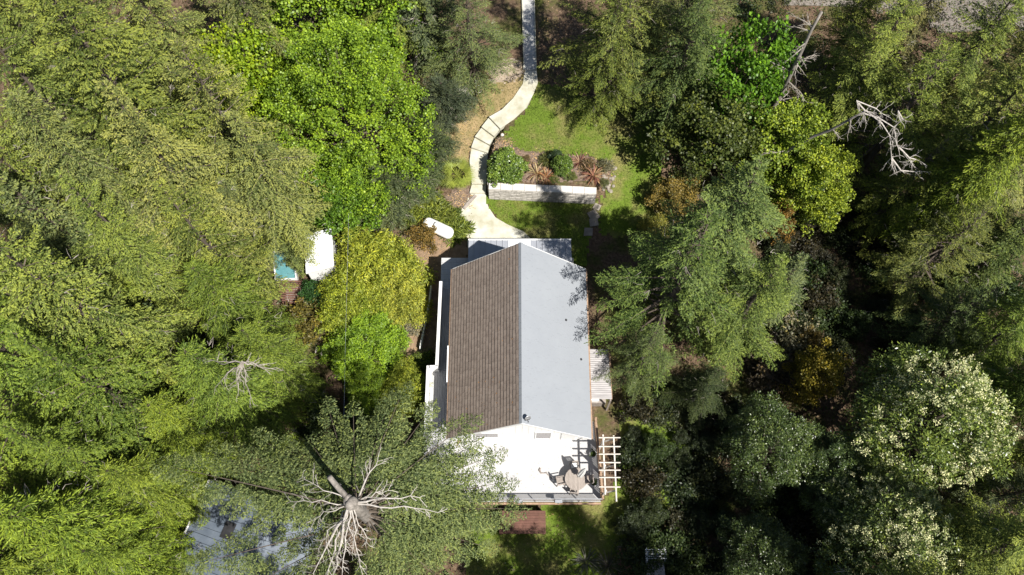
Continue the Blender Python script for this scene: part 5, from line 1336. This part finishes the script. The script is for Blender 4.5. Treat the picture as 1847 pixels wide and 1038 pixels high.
# ring from the photo: tips in px with tip height
for (px, py, z, z0, b) in [(300, 838, 15.5, 16.5, .35), (395, 812, 15, 16, .4), (470, 790, 15, 16, .4), (445, 882, 14.5, 16.5, .3), (350, 1015, 11.5, 12.5, .62), (440, 1060, 10, 12, .5), (560, 1000, 13, 15, .4), (505, 965, 10.5, 12.5, .5), (540, 930, 11.5, 13, .4),
        (590, 735, 16, 17, .3), (635, 740, 16.5, 17.5, .3), (560, 800, 16, 17, .35), (700, 720, 16.5, 17.5, .3), (722, 708, 16.5, 17.5, .35), (770, 742, 16, 17, .35), (690, 800, 15, 16.5, .3),
        (842, 760, 15.5, 17, .35), (845, 800, 15.0, 16.5, .35), (885, 820, 14.5, 16.5, .38), (905, 868, 14, 16.5, .4), (925, 915, 13.5, 16, .42), (900, 935, 13, 16, .4), (875, 985, 12.5, 15.5, .38), (830, 1000, 12.5, 15.5, .38), (800, 1050, 12, 15.5, .35), (745, 1060, 12, 15, .35), (700, 1060, 12, 15, .45),
        (780, 850, 15, 16.5, .3), (800, 900, 14.5, 16, .35), (790, 960, 13, 15.5, .3), (740, 1000, 12.5, 15, .4), (530, 1060, 11.5, 14.5, .5), (660, 1085, 11.5, 14.5, .55), (860, 890, 13, 15, .45), (820, 830, 13.5, 15, .45), (760, 790, 14, 15.5, .4), (520, 840, 14, 15.5, .4), (610, 790, 14.5, 16, .4), (870, 950, 12, 14, .45), (780, 1010, 11.5, 14, .45)]:
    aim(px, py, z, z0, b)
for k in range(9):       # fuller skirt lower down
    a = -1.9 + k * .52; L = rd_.uniform(3.2, 5.6)
    specs.append((a, -.35, L, rd_.uniform(9, 13.5), .3, .3))
cm, wm = leafy_crown('topped_fir_boughs', specs, 31)
o = link('crown', cm, topped); o.color = (.118, .145, .055, 1); tag(o, kind='stuff'); o = link('branch_wood', wm, topped); tag(o, kind='stuff')

# bare whorl over the green fir on the left
whorl = whorl_fir
for (e, z, r0) in (((430, 712), 15.2, .055), ((424, 700), 15.6, .04), ((392, 697), 15.2, .045), ((440, 690), 15.6, .04), ((500, 668), 15.8, .04), ((378, 652), 15.8, .035), ((475, 660), 16.2, .03), ((458, 725), 14.6, .03)):
    x, y, _ = W(*e, z + 1.6); E = Vector((x, y, z + 1.6)); m_ = MB(); n = 6
    pts = [Vector(W(436, 655, 18.6)).lerp(E, i / n) + Vector((rd_.gauss(0, .04), rd_.gauss(0, .04), .2 * math.sin(3.1 * i / n))) for i in range(n + 1)]
    m_.tube(pts, [r0 * (1 - .7 * i / n) for i in range(n + 1)], 6)
    for i in range(1, n + 1): limb(m_, pts[i], ((pts[-1] - pts[0]).normalized() + Vector((rd_.gauss(0, .6), rd_.gauss(0, .6), -.2))), .6, .013, 1, rd_, .6, .02, .2)
    o = m_.obj('branch', M['dead_wood'], whorl); o.matrix_parent_inverse = Matrix.LocRotScale(whorl.location, whorl.rotation_euler, whorl.scale).inverted()

def snag(name, label, base_px, zb, top_px, zt, r0, limbs, seed, r1=None):
    rr = random.Random(seed); b = Vector(W(*base_px, zb)); t = Vector(W(*top_px, zt))
    d = (t - b); foot = b - d * (zb / max(zt - zb, .1)) if zt > zb + 1 else b
    o = thing(name, label, 'dead tree', (foot.x, foot.y, 0)); n = 10; pts = []
    for i in range(n + 1):
        u = i / n; pts.append(foot.lerp(t, u) - foot + Vector((rr.gauss(0, .05), rr.gauss(0, .05), 0)) * (1 if 0 < i < n else 0) + Vector((0, 0, 0)))
    rads = [r0 * (1 - u / n) + (r1 or r0 * .35) * (u / n) for u in range(n + 1)]
    MB().tube(pts, rads, 9).obj('trunk', M['snag_bark'], o, smooth=True)
    for k in range(limbs):
        u = rr.uniform(.3, 1.0); p = (foot.lerp(t, u) - foot); a = rr.uniform(0, 6.28)
        m_ = MB(); limb(m_, p, (math.cos(a), math.sin(a), rr.uniform(-.2, .4)), rr.uniform(1.0, 2.6) * (1.2 - .5 * u), .045, 2, rr, .6, .01, .16); m_.obj('branch', M['dead_wood'], o)
    return o, foot
snag('leaning_snag', 'long bare grey trunk leaning up to the top edge, right of centre', (1386, 212), 5.0, (1482, 22), 15.5, .24, 16, 3)
o, foot = snag('crooked_snag', 'pale crooked dead tree with drooping white branches, upper right', (1478, 243), 10.0, (1562, 200), 13.5, .17, 3, 4)
def LP(px, py, z): x, y, _ = W(px, py, z); return Vector((x, y, z)) - foot
rr = random.Random(8)
for chain in ([(1562, 200, 13.5), (1590, 222, 13.2), (1605, 245, 12.6), (1608, 285, 11.4)], [(1558, 205, 13.3), (1585, 213, 13.4), (1612, 230, 12.9), (1618, 262, 12.0), (1640, 290, 11.0)], [(1612, 230, 12.9), (1628, 215, 13.6), (1620, 200, 14)], [(1608, 285, 11.4), (1625, 308, 10.6), (1650, 310, 10.4)], [(1560, 200, 13.5), (1545, 182, 14.2), (1580, 196, 13.8), (1588, 203, 13.6)], [(1618, 262, 12.0), (1640, 285, 11.2), (1652, 288, 11.0)]):
    pts = [LP(*c) for c in chain]; m_ = MB(); m_.tube(pts, [.055 - .011 * i for i in range(len(pts))], 6)
    for i in range(len(pts)):
        for _ in range(3): limb(m_, pts[i], (rr.gauss(.2, .7), rr.gauss(-.6, .5), rr.gauss(-.1, .4)), rr.uniform(.5, 1.1), .014, 1, rr, .6, .02, .2)
    m_.obj('branch', M['pale_wood'], o)
snag('dead_tree', 'bare grey-white trunk standing at the top edge beside the big maple', (750, 98), 3.0, (753, -40), 10.0, .17, 7, 5)
snag('dead_tree', 'pale bare branches over the dark gap left of the big maple', (505, 35), 5.0, (440, 15), 9.5, .07, 7, 6)
for (pts_, lab) in (([(1452, 652, 1.0), (1475, 680, 1.3), (1498, 718, 1.8)], 'pale fallen log lying between the yellow shrub and the half-shaded madrone'), ([(262, 880, 1.2), (285, 858, 1.4)], 'grey broken log showing through the cedars left of the cabin')):
    o = MB().tube([W(*p) for p in pts_], [.14, .13, .10][:len(pts_)], 8).obj('fallen_log', M['snag_bark']); tag(o, lab, 'log')
ft = MB().tube([W(1797, 962, 1.4), W(1800, 1000, .6)], [.07, .07], 8).obj('post', M['white_paint']); tag(ft, 'slim white post near the bottom right corner', 'post')

# ================================================================ GROUND COVER (nobody could count it)
def scatter(name, n, label, area, size, ratio, colour, mat='leaf', hgt=.3, reject=None, upward=.8, clump=6, crad=.22, seed=1, cat='undergrowth'):
    r = np.random.default_rng(seed); k = n // clump
    xy = np.stack([r.uniform(area[0], area[1], k * 2), r.uniform(area[2], area[3], k * 2)], 1)
    if reject is not None: xy = xy[[not reject(*p) for p in xy]]
    xy = xy[:k]; C = np.array([(x, y, gz(x, y) + hgt * r.uniform(.3, 1)) for x, y in xy])
    A = clump_leaves(r, C, crad, clump, size, upward, .6, ratio=ratio, tint0=.5)
    o = link(name, leaves_to_mesh(name, *A, M[mat])); o.color = (*colour, 1)
    return tag(o, label, cat, kind='stuff')
def near_house(x, y):
    if -7.5 < x < 12 and 4 < y < 36: return True
    if -6 < x < 9 and y >= 36: return True
    if -24 < x < -13 and 4 < y < 15: return True
    return False
scatter('undergrowth', 150000, 'low mixed green undergrowth on the forest floor', (-44, 44, 0, 60), .17, .5, (.08, .11, .035), reject=near_house, clump=10, crad=.4, hgt=.35, seed=41)
scatter('undergrowth', 50000, 'browner ferny undergrowth on the forest floor', (-44, 44, 0, 60), .22, .3, (.13, .10, .05), reject=near_house, clump=8, crad=.35, hgt=.25, seed=42)
def grass(name, ins, bbox, n, label, colour, seed, L=.09):
    r = np.random.default_rng(seed); x = r.uniform(bbox[0], bbox[1], n); y = r.uniform(bbox[2], bbox[3], n)
    keep = np.array([ins(a, b) for a, b in zip(x, y)]); x, y = x[keep], y[keep]; k = len(x)
    P = np.stack([x, y, [gz(a, b) + .02 for a, b in zip(x, y)]], 1)
    D = np.stack([r.normal(0, .6, k), r.normal(0, .6, k), np.ones(k)], 1); N = np.stack([r.normal(0, 1, k), r.normal(0, 1, k), r.normal(0, .2, k)], 1)
    pn = np.sin(x * 1.7 + np.sin(y * 1.3)) * np.sin(y * 1.1 + 2 * np.sin(x * .7))
    o = link(name, leaves_to_mesh(name, P, D, N, L * r.uniform(.5, 1.4, k), np.full(k, .03), np.clip(.5 + .25 * pn + r.normal(0, .2, k), 0, 1), M['leaf'])); o.color = (*colour, 1)
    return tag(o, label, 'grass', kind='stuff')
grass('grass', in_lawn, (-1.5, 10.5, 24, 45), 60000, 'short green grass of the upper lawn', (.115, .150, .03), 51)
grass('grass', in_lawn2, (-2, 6, 25, 31), 16000, 'patchy dry grass between the retaining wall and the porch', (.16, .16, .05), 52)
grass('grass', in_lawn3, (-4, 13, 2, 18), 40000, 'shaded grass south and east of the deck', (.13, .15, .035), 53)
grass('grass', in_dry, (-6, 1, 32, 46), 12000, 'thin dry grass left of the curving path', (.22, .19, .08), 54, .11)
